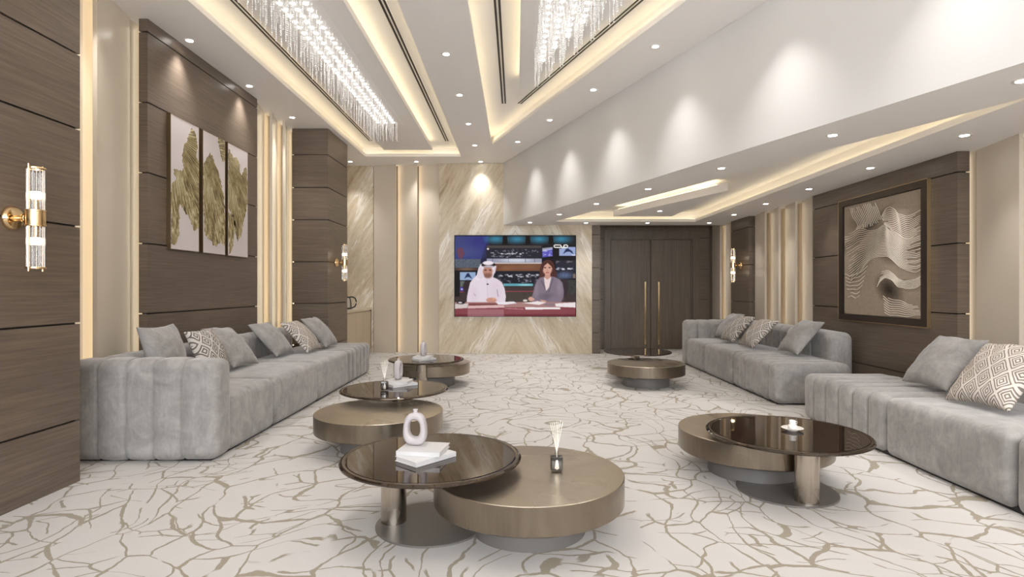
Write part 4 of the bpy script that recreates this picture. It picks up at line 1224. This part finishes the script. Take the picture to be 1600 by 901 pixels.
# ------------------------------------------------------------------ gold-leaf triptych on the left wall
c1 = [[(200, 138), (225, 175), (232, 215), (228, 300), (242, 320), (242, 680), (228, 675), (215, 692), (205, 660), (190, 630), (180, 605), (165, 590), (155, 570), (145, 555), (135, 545), (130, 570), (135, 610), (130, 660), (132, 720), (120, 750), (105, 770), (95, 765), (92, 700), (92, 600), (91, 520), (92, 470), (100, 430), (120, 410), (110, 395), (104, 360), (120, 360), (150, 375), (160, 350), (150, 310), (150, 280), (158, 240), (175, 215), (185, 170)]]
c2 = [[(266, 350), (280, 310), (300, 272), (315, 300), (335, 350), (355, 410), (365, 460), (375, 500), (380, 600), (382, 640), (382, 770), (370, 760), (355, 745), (335, 775), (315, 770), (310, 745), (290, 735), (275, 700), (268, 600), (266, 500)],
      [(345, 192), (365, 200), (383, 214), (383, 300), (375, 320), (360, 290), (350, 240)]]
c3 = [[(402, 252), (410, 258), (425, 300), (440, 295), (455, 320), (460, 360), (470, 400), (485, 360), (495, 350), (503, 390), (505, 500), (500, 560), (485, 620), (475, 690), (450, 745), (440, 700), (430, 640), (415, 590), (402, 560)],
      [(402, 590), (420, 600), (437, 650), (435, 700), (420, 785), (405, 815), (402, 700)]]
top3 = lambda x: 62+(x-90)*0.505
bot3 = lambda x: 790+(x-90)*0.096
rj = random.Random(11)
for (ya, yb, xa, xb, shapes, lab) in ((5.193, 5.654, 90, 243, c1, 'gold-leaf canvas panel on left wood wall, the one nearest the camera'),
                                 (5.73, 6.165, 265, 385, c2, 'gold-leaf canvas panel on left wood wall, middle of the three'),
                                 (6.226, 6.688, 400, 508, c3, 'gold-leaf canvas panel on left wood wall, farthest from the camera')):
    t = thing('canvas_panel', lab, 'wall art', (-3.14, (ya+yb)/2, 2.168), 0, 'gold-leaf triptych')
    w, h = yb-ya, 1.216
    bm = bmesh.new(); box(bm, 0.001, 0.034, -w/2, w/2, -h/2, h/2); obj('canvas', bm, M['canvas'], t)
    bm = bmesh.new()
    for a in ((-w/2-0.006, -w/2, -h/2-0.006, h/2+0.006), (w/2, w/2+0.006, -h/2-0.006, h/2+0.006), (-w/2, w/2, h/2, h/2+0.006), (-w/2, w/2, -h/2-0.006, -h/2)):
        box(bm, 0.001, 0.036, a[0], a[1], a[2], a[3])
    obj('thin_frame', bm, M['frame_gold'], t)
    bm = bmesh.new()
    for sh in shapes:
        loop = []
        n = len(sh)
        for i in range(n):
            (x, y), (x2, y2) = sh[i], sh[(i+1) % n]
            m_ = max(1, int(math.hypot(x2-x, y2-y)/9))
            for q in range(m_):
                f = q/m_
                jx = rj.uniform(-4.5, 4.5) if q else 0; jy = rj.uniform(-7, 7) if q else 0
                px = min(max(x+(x2-x)*f+jx, xa+1), xb-1); py = y+(y2-y)*f+jy
                loop.append(((px-xa)/(xb-xa)*w-w/2, h/2-h*(py-top3(px))/(bot3(px)-top3(px))))
        lv = [bm.verts.new((0.0345, a, b)) for a, b in loop]
        es = [bm.edges.new((lv[i], lv[(i+1) % len(lv)])) for i in range(len(lv))]
        r = bmesh.ops.triangle_fill(bm, use_beauty=True, edges=es)
        fs = [g_ for g_ in r['geom'] if isinstance(g_, bmesh.types.BMFace)]
        ex = bmesh.ops.extrude_face_region(bm, geom=fs)
        bmesh.ops.translate(bm, verts=[g_ for g_ in ex['geom'] if isinstance(g_, bmesh.types.BMVert)], vec=(0.004, 0, 0))
    obj('gold_leaf', bm, M['goldleaf'], t)

# ------------------------------------------------------------------ sky fill light through the added, unseen rear opening, camera
w = bpy.data.worlds.new('World'); bpy.context.scene.world = w; w.use_nodes = True
bg = w.node_tree.nodes['Background']; bg.inputs[0].default_value = (0.92, 0.96, 1.0, 1); bg.inputs[1].default_value = 9.0

cam = bpy.data.cameras.new('Camera'); co = bpy.data.objects.new('Camera', cam); C.objects.link(co)
co.location = (0, 0, H); co.rotation_euler = (PI/2, 0, 0)
cam.lens = 36*900/1600; cam.sensor_width = 36; cam.shift_x = -5/1600; cam.clip_start = 0.05
sc_ = bpy.context.scene
sc_.camera = co
vs_ = sc_.view_settings
vs_.view_transform = 'Standard'; vs_.look = 'None'; vs_.gamma = 1.0; vs_.exposure = 0.40
try: vs_.use_curve_mapping = False
except Exception: pass
sc_.cycles.use_denoising = True
sc_.cycles.max_bounces = 8; sc_.cycles.diffuse_bounces = 5; sc_.cycles.glossy_bounces = 4; sc_.cycles.transparent_max_bounces = 16
sc_.cycles.sample_clamp_indirect = 6.0
